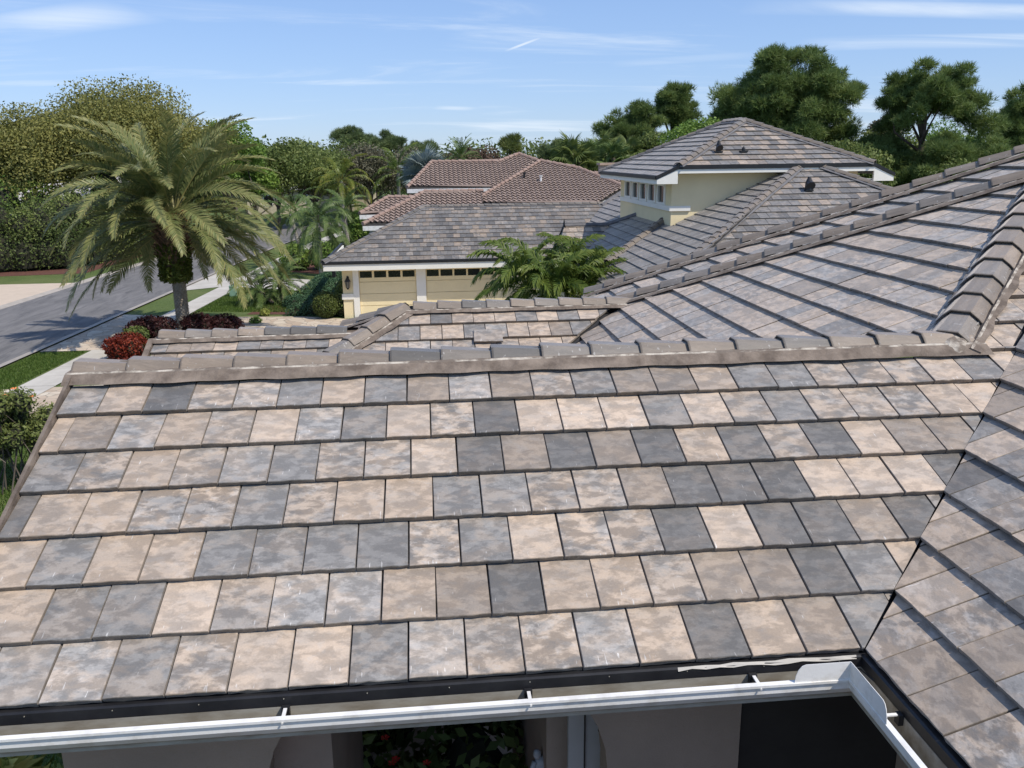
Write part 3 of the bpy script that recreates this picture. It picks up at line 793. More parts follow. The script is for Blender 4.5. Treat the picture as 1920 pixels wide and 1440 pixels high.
# hangers
for hx in (1.51, 2.749, 3.955):
    h = MB(); h.box((hx-.009, YB-.112, ZG+.004), (hx+.009, YB-.022, ZG+.011), 0); h.box((hx-.020, YB-.030, ZG-.045), (hx+.020, YB-.004, ZG+.012), 1)
    h.tube([(hx, YB-.135, ZG+.0), (hx, YB-.140, ZG+.0)], .006, 6, 0)
    h.build('hanger', [WHITEM, BLACKM], g_o)
for hy in (-2.80, -3.36, -4.2):
    h = MB(); h.box((XC-.112, hy-.009, ZG+.004), (XC-.022, hy+.009, ZG+.011), 0); h.box((XC-.030, hy-.02, ZG-.045), (XC-.004, hy+.02, ZG+.012), 1); h.build('hanger', [WHITEM, BLACKM], g_o)
# splash guards at the corner: thin upright plates with a rounded outer end
def guard(a, d, hgt, ln):
    mb = MB(); a = np.array(a); d = np.array(d, float); ring = [a, a+d*ln]
    prof_ = [(0, 0), (ln, 0)]+[(ln-.0+0.0-.055*(1-math.cos(t*math.pi/2))*1.0, hgt*math.sin(t*math.pi/2)) for t in (0.25, .5, .75, 1.0)]+[(0, hgt)]
    pts = [a+d*u+np.array([0, 0, w_]) for u, w_ in prof_]
    nrm = np.cross(d, [0, 0, 1.])*.003
    mb.prism(pts, nrm); return mb.build('splash_guard', WHITEM, g_o)
cx_, cy_ = XC-.127, YB-.127
guard((cx_, cy_, ZG+.014), (-1, 0, 0), .105, .30)
guard((cx_, cy_, ZG+.014), (0, -1, 0), .105, .38)
# drip edge: black metal lip above the gutter
mb = MB()
mb.sweep([(-.75, YE-.0, -1.075), (XC+.0, YE-.0, -1.075)], [(.10, -.030), (-.006, -.034), (-.020, -.040), (-.022, -.115), (-.016, -.115), (-.013, -.04)], (0, 1, 0), (0, 0, 1))
mb.sweep([(VC+YE, YE, -1.075), (VC+YE, -5.2, -1.075)], [(.10, -.030), (-.006, -.034), (-.020, -.040), (-.022, -.115), (-.016, -.115), (-.013, -.04)], (1, 0, 0), (0, 0, 1))
mb.build('drip_edge', BLACKM, house)
mb = MB()
for i in range(13):
    x_ = -.6+i*.42
    mb.tube([(x_, YE-.018, -1.128), (x_, YE-.024, -1.128)], .003, 5)
mb.build('nail_head', GUTIN, house)['kind'] = 'stuff'
# cracked eave mortar near the corner
mb = MB(); r = random.Random(4)
Vc = []; Fc = []
for i in range(14):
    x_ = 3.55+i*.076; Vc += [(x_, YE-.012+r.uniform(-.004, .004), -1.104+r.uniform(-.004, .005)), (x_, YE-.026+r.uniform(-.005, .004), -1.118+r.uniform(-.008, .006))]
for i in range(13): Fc.append((2*i, 2*i+1, 2*i+3, 2*i+2))
mb.add(Vc, Fc); mb.build('eave_mortar', CONC, house)
# soffit + fascia
mb = MB(); mb.box((-.75, -2.36, -1.27), (4.60, -1.79, -1.245)); mb.box((4.60, -5.2, -1.27), (5.2, -1.79, -1.245)); mb.box((-.75, -2.350, -1.27), (4.61, -2.33, -1.12)); mb.box((4.60, -5.2, -1.27), (4.62, -2.36, -1.12))
mb.build('soffit', STUCCO, house)

# ---- entry wall with its arch
YW = -1.80
aL, aR = 1.23, 3.31; am = (aL+aR)/2; ar = (aR-aL)/2; zsp = -2.20
wall = MB()
ring = [(.105, GZ), (aL, GZ), (aL, zsp)]
for k in range(1, 17):
    an = math.pi*(1-k/17); ring.append((am+ar*math.cos(an), zsp+ar*.92*math.sin(an)))
ring += [(aR, zsp), (aR, GZ), (4.145, GZ), (4.145, -1.27), (.105, -1.27)]
wall.prism([(x, YW, z) for x, z in ring], (0, .24, 0))
wall.build('entry_wall', STUCCO, house)
mb = MB(); mb.box((.105, YW+.24, GZ), (.345, 3.6, -1.5)); mb.build('side_wall', STUCCO, house)
# porch behind the arch: jambs, panelled wall, dark planting court
mb = MB(); mb.box((1.02, YW+.245, GZ), (1.60, .2, -1.3)); mb.box((3.02, YW+.7, GZ), (3.30, 1.6, -1.3)); mb.box((.4, 2.4, GZ), (4.0, 2.6, -1.3)); mb.build('porch_wall', STUCCO, house)
mb = MB(); mb.box((3.13, YW+.42, GZ), (3.46, YW+.47, -1.45)); dd = mb.build('porch_door', simple('grey_paint', (.40, .39, .37), (.36, .35, .33), 3, .6), house)
mb = MB(); mb.box((3.235, YW+.405, GZ), (3.243, YW+.42, -1.5)); mb.build('panel_groove', DARKIN, dd)
# wrought iron scrolls on the door
def scroll(cx, cz, y, s):
    mb = MB(); pts = []
    for k in range(26):
        a = k*.45; rr = s*(1-k/30); pts.append((cx+rr*math.cos(a), y, cz+rr*math.sin(a)))
    mb.tube(pts, .006, 5); return mb.build('iron_scroll', BLACKM, dd)
scroll(3.335, -2.12, YW+.39, .030); scroll(3.345, -2.18, YW+.39, .022); scroll(3.30, -1.80, YW+.39, .028); scroll(3.24, -1.71, YW+.39, .02)
# inside corner under the wing: recess shade put into a near-black wall colour
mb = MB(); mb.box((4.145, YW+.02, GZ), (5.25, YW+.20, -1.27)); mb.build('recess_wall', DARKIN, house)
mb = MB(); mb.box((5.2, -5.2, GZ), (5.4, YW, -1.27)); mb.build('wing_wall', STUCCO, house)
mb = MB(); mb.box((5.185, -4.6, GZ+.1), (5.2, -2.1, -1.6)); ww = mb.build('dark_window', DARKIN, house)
# ================================================================ GROUND
def sheet(name, pts, z, mat, kind='structure'):
    mb = MB(); mb.add([(p[0], p[1], z) for p in pts], [tuple(range(len(pts)))])
    o = mb.build(name, mat); o['kind'] = kind; return o
g = MB(); S = 1800
g.add([(-S, -S, GZ), (S, -S, GZ), (S, S, GZ), (-S, S, GZ)], [(0, 1, 2, 3)]); gr = g.build('ground', LAWN); gr['kind'] = 'structure'
# road: right edge polyline, bending right in the distance
def rx(y): return -14.55+.066*y+(0.0030*(y-62)**2 if y > 62 else 0)
ys = [0, 8, 16, 24, 32, 40, 48, 56, 64, 72, 80, 90, 100]
RW = 6.35
def strip(name, off0, off1, z0, z1, mat, ya=ys, kind='structure', thick=None):
    mb = MB(); V = []; F = []
    for y in ya:
        x = rx(y); V += [(x+off0, y, z0), (x+off1, y, z1)]
        if thick: V += [(x+off1, y, z0-.01), (x+off0, y, z0-.01)]
    k = 4 if thick else 2
    for i in range(len(ya)-1):
        for j in range(k if thick else 1):
            a, b = i*k+j, i*k+(j+1) % k; F.append((a, b, b+k, a+k))
    mb.add(V, F); o = mb.build(name, mat); o['kind'] = kind; return o
strip('road', -RW, 0, GZ+.004, GZ+.004, ASPH)
strip('kerb', 0, .42, GZ+.008, GZ+.075, CURB)
strip('kerb', -RW-.42, -RW, GZ+.075, GZ+.008, CURB)
# sidewalk on the right, slabs with joints
sy = [y*1.0 for y in range(6, 90)]
def sidewalk(y0, y1, n):
    mb = MB(); L = (y1-y0)/n
    r = random.Random(3)
    for i in range(n):
        a = y0+i*L+.012; b = y0+(i+1)*L-.012; z = GZ+.03+r.uniform(0, .004)
        x0, x1 = rx(a)+2.35, rx(b)+2.35
        mb.add([(x0, a, z), (x0+1.15, a, z), (x1+1.15, b, z), (x1, b, z)], [(0, 1, 2, 3)])
        mb.add([(x0, a, z), (x0+1.15, a, z), (x0+1.15, a, z-.03), (x0, a, z-.03)], [(0, 1, 2, 3)])
    o = mb.build('sidewalk', CONC); o['kind'] = 'structure'
sidewalk(8, 27.0, 14); sidewalk(33.8, 43.3, 7); sidewalk(46.2, 88, 30)
# our flagstone drive (leads from the road to the neighbour's garage court)
def W2(px, py): p = bz(px, py, GZ); return (p[0], p[1])
drive = [(rx(27.0)+.42, 27.0), (-6, 26.8), (12, 25.0), (12, 32.1), (-1.4, 32.1), (-3.4, 33.0), (-8.2, 33.6), (rx(34.8)+.42, 34.9)]
sheet('driveway', drive, GZ+.020, PAVE)
walk = [(rx(18)+.42, 17.4), (-2, 16.2), (-2, 20.6), (-6, 21.6), (rx(21)+.42, 21.3)]
sheet('paved_walk', walk, GZ+.016, PAVE)
# neighbour's concrete apron and path
sheet('concrete_apron', [(rx(42.0)+.42, 42.0), (rx(43)+2.4, 43.3), (rx(43)+3.6, 43.1), (-4.6, 41.0), (0, 40.6), (0, 43.5), (-3.2, 44.6), (rx(47)+3.4, 47.2), (rx(47)+2.2, 47.0), (rx(48.5)+.42, 49.5)], GZ+.024, CONC)
sheet('added_mulch', [(-.9, -14), (9, -14), (9, 2.2), (-.9, 2.2)], GZ+.012, MULCH)  # brown ground added round the house to stop green bounce from the lawn
# drive across the street
def lx(y): return rx(y)-RW-.42
sheet('beige_driveway', [(lx(46.6), 46.6), (lx(36.6), 36.6), (lx(38.8)-1.5, 39.9), (-26, 41.4), (-40, 41.4), (-40, 47.4), (-26, 46.6)], GZ+.020, BEIGEP)
sheet('mulch_bed', [(lx(52)-1.6, 51.2), (-40, 48.6), (-40, 60), (lx(60)-1.5, 62)], GZ+.012, MULCH)
sheet('mulch_bed', [(-6.1, 34.0), (-1.4, 33.3), (-1.6, 41.0), (-4.2, 40.8), (-5.2, 38)], GZ+.012, MULCH)
sheet('mulch_bed', [(-7.5, 50), (-1, 46), (3, 60), (-6, 64)], GZ+.012, MULCH)
# blades of grass on the nearest lawns
def blades(name, poly, n, h=.07, seed=1, label=None):
    r = np.random.default_rng(seed); xs = [p[0] for p in poly]; yy = [p[1] for p in poly]
    V = []; 
    pts = r.uniform([min(xs), min(yy)], [max(xs), max(yy)], (n*2, 2))
    def inside(P):
        c = np.zeros(len(P), bool); j = len(poly)-1
        for i in range(len(poly)):
            xi, yi = poly[i]; xj, yj = poly[j]
            k = ((yi > P[:, 1]) != (yj > P[:, 1])) & (P[:, 0] < (xj-xi)*(P[:, 1]-yi)/(yj-yi+1e-12)+xi); c ^= k; j = i
        return c
    pts = pts[inside(pts)][:n]; m = len(pts)
    an = r.uniform(0, 6.28, m); hh = h*r.uniform(.5, 1.3, m); w = .012*r.uniform(.7, 1.5, m); le = r.uniform(-.6, .6, (m, 2))*hh[:, None]
    dx, dy = np.cos(an)*w, np.sin(an)*w
    P = np.zeros((m, 3, 3)); P[:, 0] = np.stack([pts[:, 0]-dx, pts[:, 1]-dy, np.full(m, GZ)], 1); P[:, 1] = np.stack([pts[:, 0]+dx, pts[:, 1]+dy, np.full(m, GZ)], 1)
    P[:, 2] = np.stack([pts[:, 0]+le[:, 0], pts[:, 1]+le[:, 1], GZ+hh], 1)
    me = bpy.data.meshes.new(name); me.from_pydata(P.reshape(-1, 3).tolist(), [], np.arange(3*m).reshape(-1, 3).tolist()); me.update()
    at = me.attributes.new('cv', 'FLOAT', 'POINT'); at.data.foreach_set('value', np.repeat(r.uniform(0, 1, m), 3).astype(np.float32))
    me.materials.append(LF_GRASS); o = link(name, me); o['kind'] = 'stuff'; return o
blades('lawn_grass', [(-8, 2), (-.5, -1.5), (-.5, 10), (-2.2, 16.0), (-8, 16.6)], 60000, .10, 1)
blades('verge_grass', [(rx(14)+.5, 14), (rx(14)+2.2, 14), (rx(26.8)+2.2, 26.8), (rx(26.8)+.5, 26.8)], 26000, .07, 2)
blades('lawn_grass', [(rx(34.5)+3.6, 35.2), (-4.2, 34.2), (-4, 40.5), (rx(42)+3.6, 42.8)], 26000, .08, 3)

# ================================================================ NEIGHBOUR: yellow house
nb = empty('garage_house', (4.0, 32.3, GZ), 'pale yellow house with two garage doors, clerestory tower and mottled grey flat tile hip roofs', 'house')
RN = Roof(nb, fine=False)
tg = 0.467; thg = math.atan(tg); eg = 0.336/math.cos(thg)
def zR1(y): return -2.80+tg*(y-31.70)
Yr = 31.70+4.36
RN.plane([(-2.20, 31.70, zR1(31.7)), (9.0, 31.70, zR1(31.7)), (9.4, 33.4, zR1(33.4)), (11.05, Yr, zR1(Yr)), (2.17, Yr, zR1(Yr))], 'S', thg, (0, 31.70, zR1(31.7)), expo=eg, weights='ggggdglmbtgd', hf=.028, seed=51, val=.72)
XA = 12.74; XB = 11.74
n1 = frame('W', TH)[2]
def pW(px, py, X0): return bpl(px, py, (X0, 0, 0), n1)
wt = 'ggdglggdg'
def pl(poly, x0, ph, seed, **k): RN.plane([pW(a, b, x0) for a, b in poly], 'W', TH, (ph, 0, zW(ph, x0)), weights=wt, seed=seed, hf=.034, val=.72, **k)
pl([(1128, 385), (1163, 364), (1180, 366), (1180, 408), (1145, 419), (1098, 421), (1108, 411)], XA, 9.77, 52)
pl([(1143, 421), (1180, 405), (1240, 398), (1268, 424), (1250, 412), (1185, 455), (1150, 484), (1085, 520), (1050, 520), (1094, 478)], XB, 8.294, 53)
pl([(1140, 492), (1256, 414), (1262, 422), (1330, 378), (1440, 320), (1512, 299), (1420, 380), (1322, 468), (1290, 500), (1180, 575), (1100, 560)], XB, 8.294, 54)
# entry gable roof facing us
q0 = pW(1143, 424, XB)
c_ = q0[1]-q0[2]/TT
nS = frame('S', TH)[2]
def pS(px, py, c): return bpl(px, py, (0, c, 0), nS)
RN.plane([pS(a, b, c_) for a, b in [(1058, 425), (1140, 423), (1122, 450), (1094, 480), (1078, 500), (1036, 500), (1052, 446)]], 'S', TH, PS(8.0, q0[1]-.34, c_), weights='ggmcltd', seed=55, hf=.026, val=.85)
# front hip Q
cq = 21.514-1.288/TT
def PQ(x, y): return PS(x, y, cq)
RN.plane([PQ(14.56, 21.45), PQ(20.2, 15.8), PQ(8.9, 15.8)], 'S', TH, PQ(12, 21.1), weights='ggggdltmgbgd', seed=56, hf=.032, val=.78)
RN.plane([(14.56, 21.5, 1.28), (20.2, 15.9, 1.28-TT*5.6), (20.2, 24, 1.28-TT*5.6), (14.56, 24, 1.28)], 'E', TH, (16, 20, 0), stuff=True, cull=False, seed=57)
# tower roof
ts = 0.457; tht = math.atan(ts); et = .336/math.cos(tht)
YF = 20.95; x0t, x1t = 10.22, 16.66; xm = (x0t+x1t)/2; z0t = 1.19; ya_ = YF+(xm-x0t); yb_ = 26.15; ze = z0t+ts*(xm-x0t)
yback = yb_+(xm-x0t)
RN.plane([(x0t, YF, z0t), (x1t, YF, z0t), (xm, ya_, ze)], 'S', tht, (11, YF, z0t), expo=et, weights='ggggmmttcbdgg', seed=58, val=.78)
xl = 9.55; zl = z0t-ts*(x0t-xl)
RN.plane([(xl, YF, zl), (x0t, YF, z0t), (xm, ya_, ze), (xm, yb_, ze), (xl+.02, yback+.6, zl)], 'W', tht, (xl, YF, zl), expo=et, weights='llmmlggm', seed=59, val=.78)
xr = x1t+(x0t-xl)
RN.plane([(xr, YF, zl), (x1t, YF, z0t), (xm, ya_, ze), (xm, yb_, ze), (xr, yback+.6, zl)], 'E', tht, (xr, YF, zl), expo=et, stuff=True, cull=False, seed=60, val=.85)
RN.plane([(xl, yback+.6, zl), (xr, yback+.6, zl), (xm, yb_, ze)], 'N', tht, (xm, yback+.6, zl), expo=et, stuff=True, cull=False, seed=61, val=.85)
ndeck = RN.finish('roof_deck', 300)
# caps
def ncap(a, b, slope=TT/1.414, wd=.13, seed=70, cols='gdgng', n=None, val=.8, up=(0, 0, 1), out=.2):
    mortar(ndeck, a, b, slope, wd=wd-.01, out=out, mat=MORTARG, seed=seed, th=.02, step=.3)
    caps(ndeck, (a[0], a[1], a[2]-.01), (b[0], b[1], b[2]-.01), n=n, pitch=.37, wd=wd, ht=.08, cols=cols, seed=seed+1, val=val)
ncap((-2.22, 31.68, -2.80), (2.17, Yr, zR1(Yr)), seed=71, wd=.15)
ncap((2.17, Yr+.03, zR1(Yr)+.01), (11.0, Yr+.03, zR1(Yr)+.01), slope=tg, seed=73, out=.16)
q = [pW(1320, 470, XB), pW(1508, 301, XB)]
ncap((8.9, 15.8, zS(15.8, cq)), (14.56, 21.45, 1.29), seed=75, cols='bnngnb', wd=.15)
ncap((20.2, 15.8, zS(15.8, cq)), (14.56, 21.45, 1.29), seed=77, cols='bnngnb', wd=.15)
ncap((x0t, YF, z0t), (xm, ya_, ze), slope=ts/1.414, seed=79, cols='bnngnb', wd=.16)
ncap((x1t, YF, z0t), (xm, ya_, ze), slope=ts/1.414, seed=81, cols='bnngnb', wd=.15)
ncap((xm, yb_, ze), (xm, ya_, ze), slope=ts, seed=83, wd=.13)
ncap((xl, yback+.55, zl), (xm, yb_, ze), slope=ts/1.414, seed=85, wd=.13)
a = pW(1137, 493, XB); b = pW(1252, 411, XB); ncap((a[0], a[1], a[2]+.03), (b[0], b[1], b[2]+.10), seed=87, cols='bnbn', wd=.15)
a = pW(1058, 424, XB)
mb = MB()
a = pS(1058, 423, c_); b = pS(1141, 421, c_)
mb.tube([a, b], .09, 6); a = pW(1141, 421, XB); b = pW(1206, 399, XB); mb.tube([a, b], .11, 6); mb.build('ridge_strip', MORTARG, ndeck)
a = pW(1128, 386, XA); b = pW(1165, 362, XA); mb = MB(); mb.tube([a, b], .12, 6); mb.build('ridge_strip', MORTARG, ndeck)
# eaves: black drip edge and white fascia
mb = MB(); mb.box((-2.24, 31.62, -2.93), (9.3, 31.72, -2.815)); mb.box((x0t-.02, YF-.05, z0t-.13), (x1t+.02, YF+.02, z0t-.02)); mb.box((xl-.05, YF, zl-.13), (xl+.02, yback+.6, zl-.02))
mb.prism([(xl-.03, YF-.045, zl-.12), (x0t, YF-.045, z0t-.12), (x0t, YF-.045, z0t-.01), (xl-.03, YF-.045, zl-.02)], (0, .05, 0))
mb.prism([(xr+.03, YF-.045, zl-.12), (x1t, YF-.045, z0t-.12), (x1t, YF-.045, z0t-.01), (xr+.03, YF-.045, zl-.02)], (0, .05, 0))
mb.box((-2.24, 31.72, -2.93), (-2.14, 40.4, -2.815))
mb.build('drip_edge', BLACKM, nb)
mb = MB(); mb.box((-2.20, 31.66, -3.20), (9.3, 31.78, -2.932)); mb.box((-2.18, 31.78, -3.20), (-2.08, 40.3, -2.932)); mb.box((-2.08, 31.78, -3.20), (9.3, 32.35, -3.17))
mb.build('fascia', TRIM, nb)
mb = MB(); mb.box((x0t, YF-.02, z0t-.26), (x1t, YF+.06, z0t-.132)); mb.box((x0t, YF+.06, z0t-.26), (x1t, 21.5, z0t-.23))
mb.prism([(xl, YF-.02, zl-.27), (x0t, YF-.02, zl-.27), (x0t, YF-.02, z0t-.132), (xl, YF-.02, zl-.132)], (0, .08, 0))
mb.prism([(xr, YF-.02, zl-.27), (x1t, YF-.02, zl-.27), (x1t, YF-.02, z0t-.132), (xr, YF-.02, zl-.132)], (0, .08, 0))
mb.box((xl, YF+.06, zl-.27), (xl+.08, yback+.58, zl-.132)); mb.box((xl+.08, YF+.06, zl-.27), (10.195, yback+.55, zl-.24)); mb.box((x1t-.05, YF+.06, zl-.27), (xr, yback+.55, zl-.24))
mb.box((x0t-.05, YF+.06, zl-.27), (x0t, 21.5, z0t-.26))
mb.build('tower_fascia', TRIM, nb)
# tower walls with five clerestory windows in the west face
zb_ = -.13
tw = MB(); tw.box((10.195, 21.5, -2.2), (16.4, 21.7, z0t-.23)); tw.box((10.195, 28.75, -2.2), (16.4, 28.95, zl-.24)); tw.box((16.2, 21.7, -2.2), (16.4, 28.75, z0t-.23))
wy = [22.25+i*1.22 for i in range(5)]; ww_ = .86
tw.box((10.195, 21.7, -2.2), (10.395, 28.75, -.10)); tw.box((10.195, 21.7, .58), (10.395, 28.75, zl-.24))
edges = [21.7]+sum([[y, y+ww_] for y in wy], [])+[28.75]
for i in range(0, len(edges), 2): tw.box((10.195, edges[i], -.10), (10.395, edges[i+1], .58))
tw.build('tower_wall', YSTUCCO, nb)
for y in wy:
    fr = MB(); fr.box((10.15, y-.10, -.10), (10.25, y+.06, .57)); fr.box((10.15, y+ww_-.06, -.10), (10.25, y+ww_+.10, .57)); fr.box((10.15, y+.06, .50), (10.25, y+ww_-.06, .58)); fr.box((10.15, y+.06, -.10), (10.25, y+ww_-.06, -.03))
    fo = fr.build('window', TRIM, nb)
    gm = MB(); gm.box((10.22, y+.06, -.03), (10.235, y+ww_-.06, .50)); gm.build('pane', GLASS, fo)
mb = MB(); mb.box((10.13, 21.44, -.26), (10.197, 28.75, -.104)); mb.box((10.197, 21.44, -.26), (10.82, 21.498, -.104)); mb.build('sill_band', TRIM, nb)
# roof vents
def vent(p, h, rr, nm='roof_vent', hood=True):
    mb = MB()
    mb.box((p[0]-.12, p[1]-.10, p[2]-.02), (p[0]+.12, p[1]+.08, p[2]+.03)); mb.tube([(p[0], p[1], p[2]), (p[0], p[1], p[2]+h*.6), (p[0], p[1], p[2]+h)], [rr, rr*.9, rr*.35], 10)
    if hood:
        mb.tube([(p[0], p[1]-.02, p[2]+h*.5), (p[0], p[1]-.14, p[2]+h*.32)], [rr*.9, rr*1.25], 10)
    return mb.build(nm, BLACKM, nb)
def onplane(px, py, P0, face, th): return bpl(px, py, P0, frame(face, th)[2])
vent(onplane(1347, 285, (xm, YF, z0t), 'S', tht), .36, .09)
vent(onplane(1394, 284, (xm, YF, z0t), 'S', tht), .16, .06, hood=False)
vent(onplane(1516, 357, PQ(12, 20), 'S', TH), .40, .12)
# garage front
gw = MB()
YG = 32.30
D1 = (-.76, 1.75); D2 = (2.20, 7.10); zt = -3.17; zd = -3.27
gw.box((-1.48, YG, GZ), (D1[0]-.0, YG+.2, zt)); gw.box((D1[1], YG, GZ), (D2[0], YG+.2, zt)); gw.box((D2[1], YG, GZ), (9.4, YG+.2, zt))
gw.box((D1[0], YG, zd), (D1[1], YG+.2, zt)); gw.box((D2[0], YG, zd), (D2[1], YG+.2, zt)); gw.box((-1.48, YG+.2, GZ), (-1.28, 40, zt))
gw.build('front_wall', YSTUCCO, nb)
mb = MB(); mb.box((-1.02, YG-.05, GZ), (-.76, YG-.002, zt)); mb.build('pilaster', TRIM, nb)
mb = MB(); mb.box((1.77, YG-.05, GZ), (2.19, YG-.002, zt)); mb.build('pilaster', TRIM, nb)
mb = MB(); mb.box((-1.53, YG-.06, -4.55), (-1.022, YG-.002, -4.30)); mb.build('wall_band', TRIM, nb)
def gdoor(x0, x1, nw):
    root_ = MB(); n = 4; h = (zd-GZ)/n
    root_.box((x0, YG+.09, GZ), (x1, YG+.12, zd)); d = root_.build('garage_door', YSTUCCO, nb)
    for i in range(n):
        p = MB()
        if i < n-1:
            p.box((x0+.01, YG+.05, GZ+i*h+.012), (x1-.01, YG+.088, GZ+(i+1)*h-.012)); p.build('panel', YSTUCCO, d)
        else:
            za, zb2 = GZ+i*h+.012, zd-.005
            pw = (x1-x0)/nw; gl = .27
            p.box((x0+.01, YG+.05, za), (x1-.01, YG+.088, za+.17)); p.box((x0+.01, YG+.05, zb2-.05), (x1-.01, YG+.088, zb2))
            ed = [x0+.01]+sum([[x0+pw*(j+.5)-gl, x0+pw*(j+.5)+gl] for j in range(nw)], [])+[x1-.01]
            for j in range(0, len(ed), 2): p.box((ed[j], YG+.05, za+.17), (ed[j+1], YG+.088, zb2-.05))
            p.build('panel', YSTUCCO, d)
            for j in range(nw):
                w_ = MB(); cx0 = x0+pw*(j+.5); w_.box((cx0-gl+.01, YG+.066, za+.18), (cx0+gl-.01, YG+.074, zb2-.06)); w_.build('door_window', GLASS, d)
gdoor(*D1, 4); gdoor(*D2, 8)
# entry gable tip
a = pS(1057, 421, c_)
mb = MB(); mb.prism([(a[0]-.42, a[1]-.1, a[2]-1.0), (a[0]+.30, a[1]-.1, a[2]-1.0), (a[0], a[1]-.1, a[2]+.0)], (0, .08, 0)); mb.build('gable_trim', TRIM, nb)
mb = MB(); mb.tube([(a[0]-.48, a[1]-.14, a[2]-1.05), (a[0], a[1]-.14, a[2]+.03), (a[0]+.34, a[1]-.14, a[2]-1.0)], .06, 4); mb.tube([(a[0], a[1]-.1, a[2]), (a[0], a[1]-.1, a[2]+.22)], [.05, .01], 6); mb.build('gable_edge', BLACKM, nb)
mb = MB(); mb.box((8.2, 20.5, GZ), (9.0, 21.1, -2.3)); mb.box((7.4, 20.3, -2.32), (9.3, 21.4, -2.2)); mb.build('entry_post', TRIM, nb)
# lantern
lm = empty('wall_lantern', (-1.24, YG-.09, -3.9), 'black carriage lantern on the yellow pier left of the garage doors', 'lantern')
lx_, ly_, lz_ = -1.24, YG-.12, -3.85
mb = MB(); mb.box((lx_-.05, YG-.03, lz_-.1), (lx_+.05, YG-.002, lz_+.32)); mb.tube([(lx_, YG-.03, lz_+.25), (lx_, ly_-.05, lz_+.36), (lx_, ly_-.05, lz_+.26)], .018, 6); mb.build('bracket', BLACKM, lm)
mb = MB(); mb.tube([(lx_, ly_-.05, lz_-.16), (lx_, ly_-.05, lz_+.12)], [.075, .11], 6); mb.build('lamp_glass', simple('lantern_glass', (.25, .24, .2), rough=.2), lm)
mb = MB(); mb.tube([(lx_, ly_-.05, lz_+.12), (lx_, ly_-.05, lz_+.2), (lx_, ly_-.05, lz_+.3)], [.14, .10, .02], 8); mb.tube([(lx_, ly_-.05, lz_-.24), (lx_, ly_-.05, lz_-.16)], [.02, .085], 6)
for k in range(6):
    an = k*math.pi/3; mb.tube([(lx_+.08*math.cos(an), ly_-.05+.08*math.sin(an), lz_-.16), (lx_+.115*math.cos(an), ly_-.05+.115*math.sin(an), lz_+.12)], .009, 4)
mb.build('lantern_cage', BLACKM, lm)

# ================================================================ NEIGHBOUR 2: brown barrel tiles
BAR = simple('barrel_tile', (0.225, 0.165, 0.138), (0.31, 0.24, 0.205), 2.2, 0.8, .2, 20, lo=.3, hi=.7)
BARD = simple('barrel_shade', (0.055, 0.040, 0.033), (0.09, 0.065, 0.055), 2.2, 0.9)  # course lips: shade of the hollow tile ends put into the colour
BARW = simple('pale_wall', (.55, .55, .50), (.5, .5, .46), 2, .9)
bh = empty('barrel_tile_house', (8, 50, GZ), 'house with brown barrel tile hip roofs behind the yellow house', 'house')
bdeck = None
def barrel_plane(poly, face, th, wav=.30, expo=.36, amp=.05):
    """wavy, stepped courses of S tiles clipped to the polygon"""
    U, Wv, Nn = frame(face, th); P3 = [np.array(p, float) for p in poly]; O = P3[0]
    P2 = [((p-O)@U, (p-O)@Wv) for p in P3]
    ys_ = [p[1] for p in P2]; y0 = min(ys_); y1 = max(ys_)
    def span(y):
        xs = []
        for i in range(len(P2)):
            a, b = P2[i], P2[(i+1) % len(P2)]
            if (a[1]-y)*(b[1]-y) <= 0 and abs(a[1]-b[1]) > 1e-6: xs.append(a[0]+(b[0]-a[0])*(y-a[1])/(b[1]-a[1]))
        return (min(xs), max(xs)) if len(xs) >= 2 else None
    V = []; F = []; nc = int(math.ceil((y1-y0)/expo))
    for k in range(nc):
        ya, yb = y0+k*expo, min(y0+(k+1)*expo, y1-1e-3)
        sa, sb = span(ya+1e-3), span(yb)
        if not sa or not sb: continue
        x0 = min(sa[0], sb[0]); x1 = max(sa[1], sb[1]); n = max(2, int((x1-x0)/(wav/8)))
        b0 = len(V)
        for i in range(n+1):
            x = x0+(x1-x0)*i/n; ph = x/wav*2*math.pi
            h = amp*(.55*math.sin(ph)+.2*math.sin(2*ph))
            xa = min(max(x, sa[0]), sa[1]); xb = min(max(x, sb[0]), sb[1])
            V += [O+U*xa+Wv*(ya+.05*math.sin(ph))+Nn*(h-.035), O+U*xa+Wv*(ya+.05*math.sin(ph))+Nn*(h+.055), O+U*xb+Wv*(yb+.09)+Nn*(h-.035)]
        for i in range(n):
            a = b0+i*3; F += [(a, a+3, a+4, a+1), (a+1, a+4, a+5, a+2)]
    return V, F
def nWpl(px, py, P0, face, th): return bpl(px, py, P0, frame(face, th)[2])
thb = math.atan(.42)
bd = MB()
blocks = [  # px polygon of the front slope (eave left, eave right, ...), Y of the eave, an eave px
    ([(763, 352), (925, 350), (1010, 298), (972, 289), (935, 303), (809, 304)], 50.0, (763, 352)),
    ([(878, 383), (1120, 380), (1170, 350), (1085, 312), (1013, 302)], 46.0, (878, 383)),
    ([(680, 421), (880, 418), (905, 385), (905, 358), (795, 360)], 43.5, (680, 421)),
    ([(674, 401), (745, 399), (780, 370), (727, 370)], 47.0, (674, 401)),
    ([(1050, 372), (1190, 372), (1190, 326), (1060, 324)], 54.0, (1100, 378)),
]
bmbs = []
wpoly = []
for poly, Y, ev in blocks:
    P0 = by(ev[0], ev[1], Y); pts = [nWpl(a, b, P0, 'S', thb) for a, b in poly]
    V, F = barrel_plane(pts, 'S', thb); wpoly.append((pts, P0))
    bd.prism([p-frame('S', thb)[2]*.08 for p in pts], (0, 0, -.05))
bdeck = bd.build('roof_deck', FELT, bh)
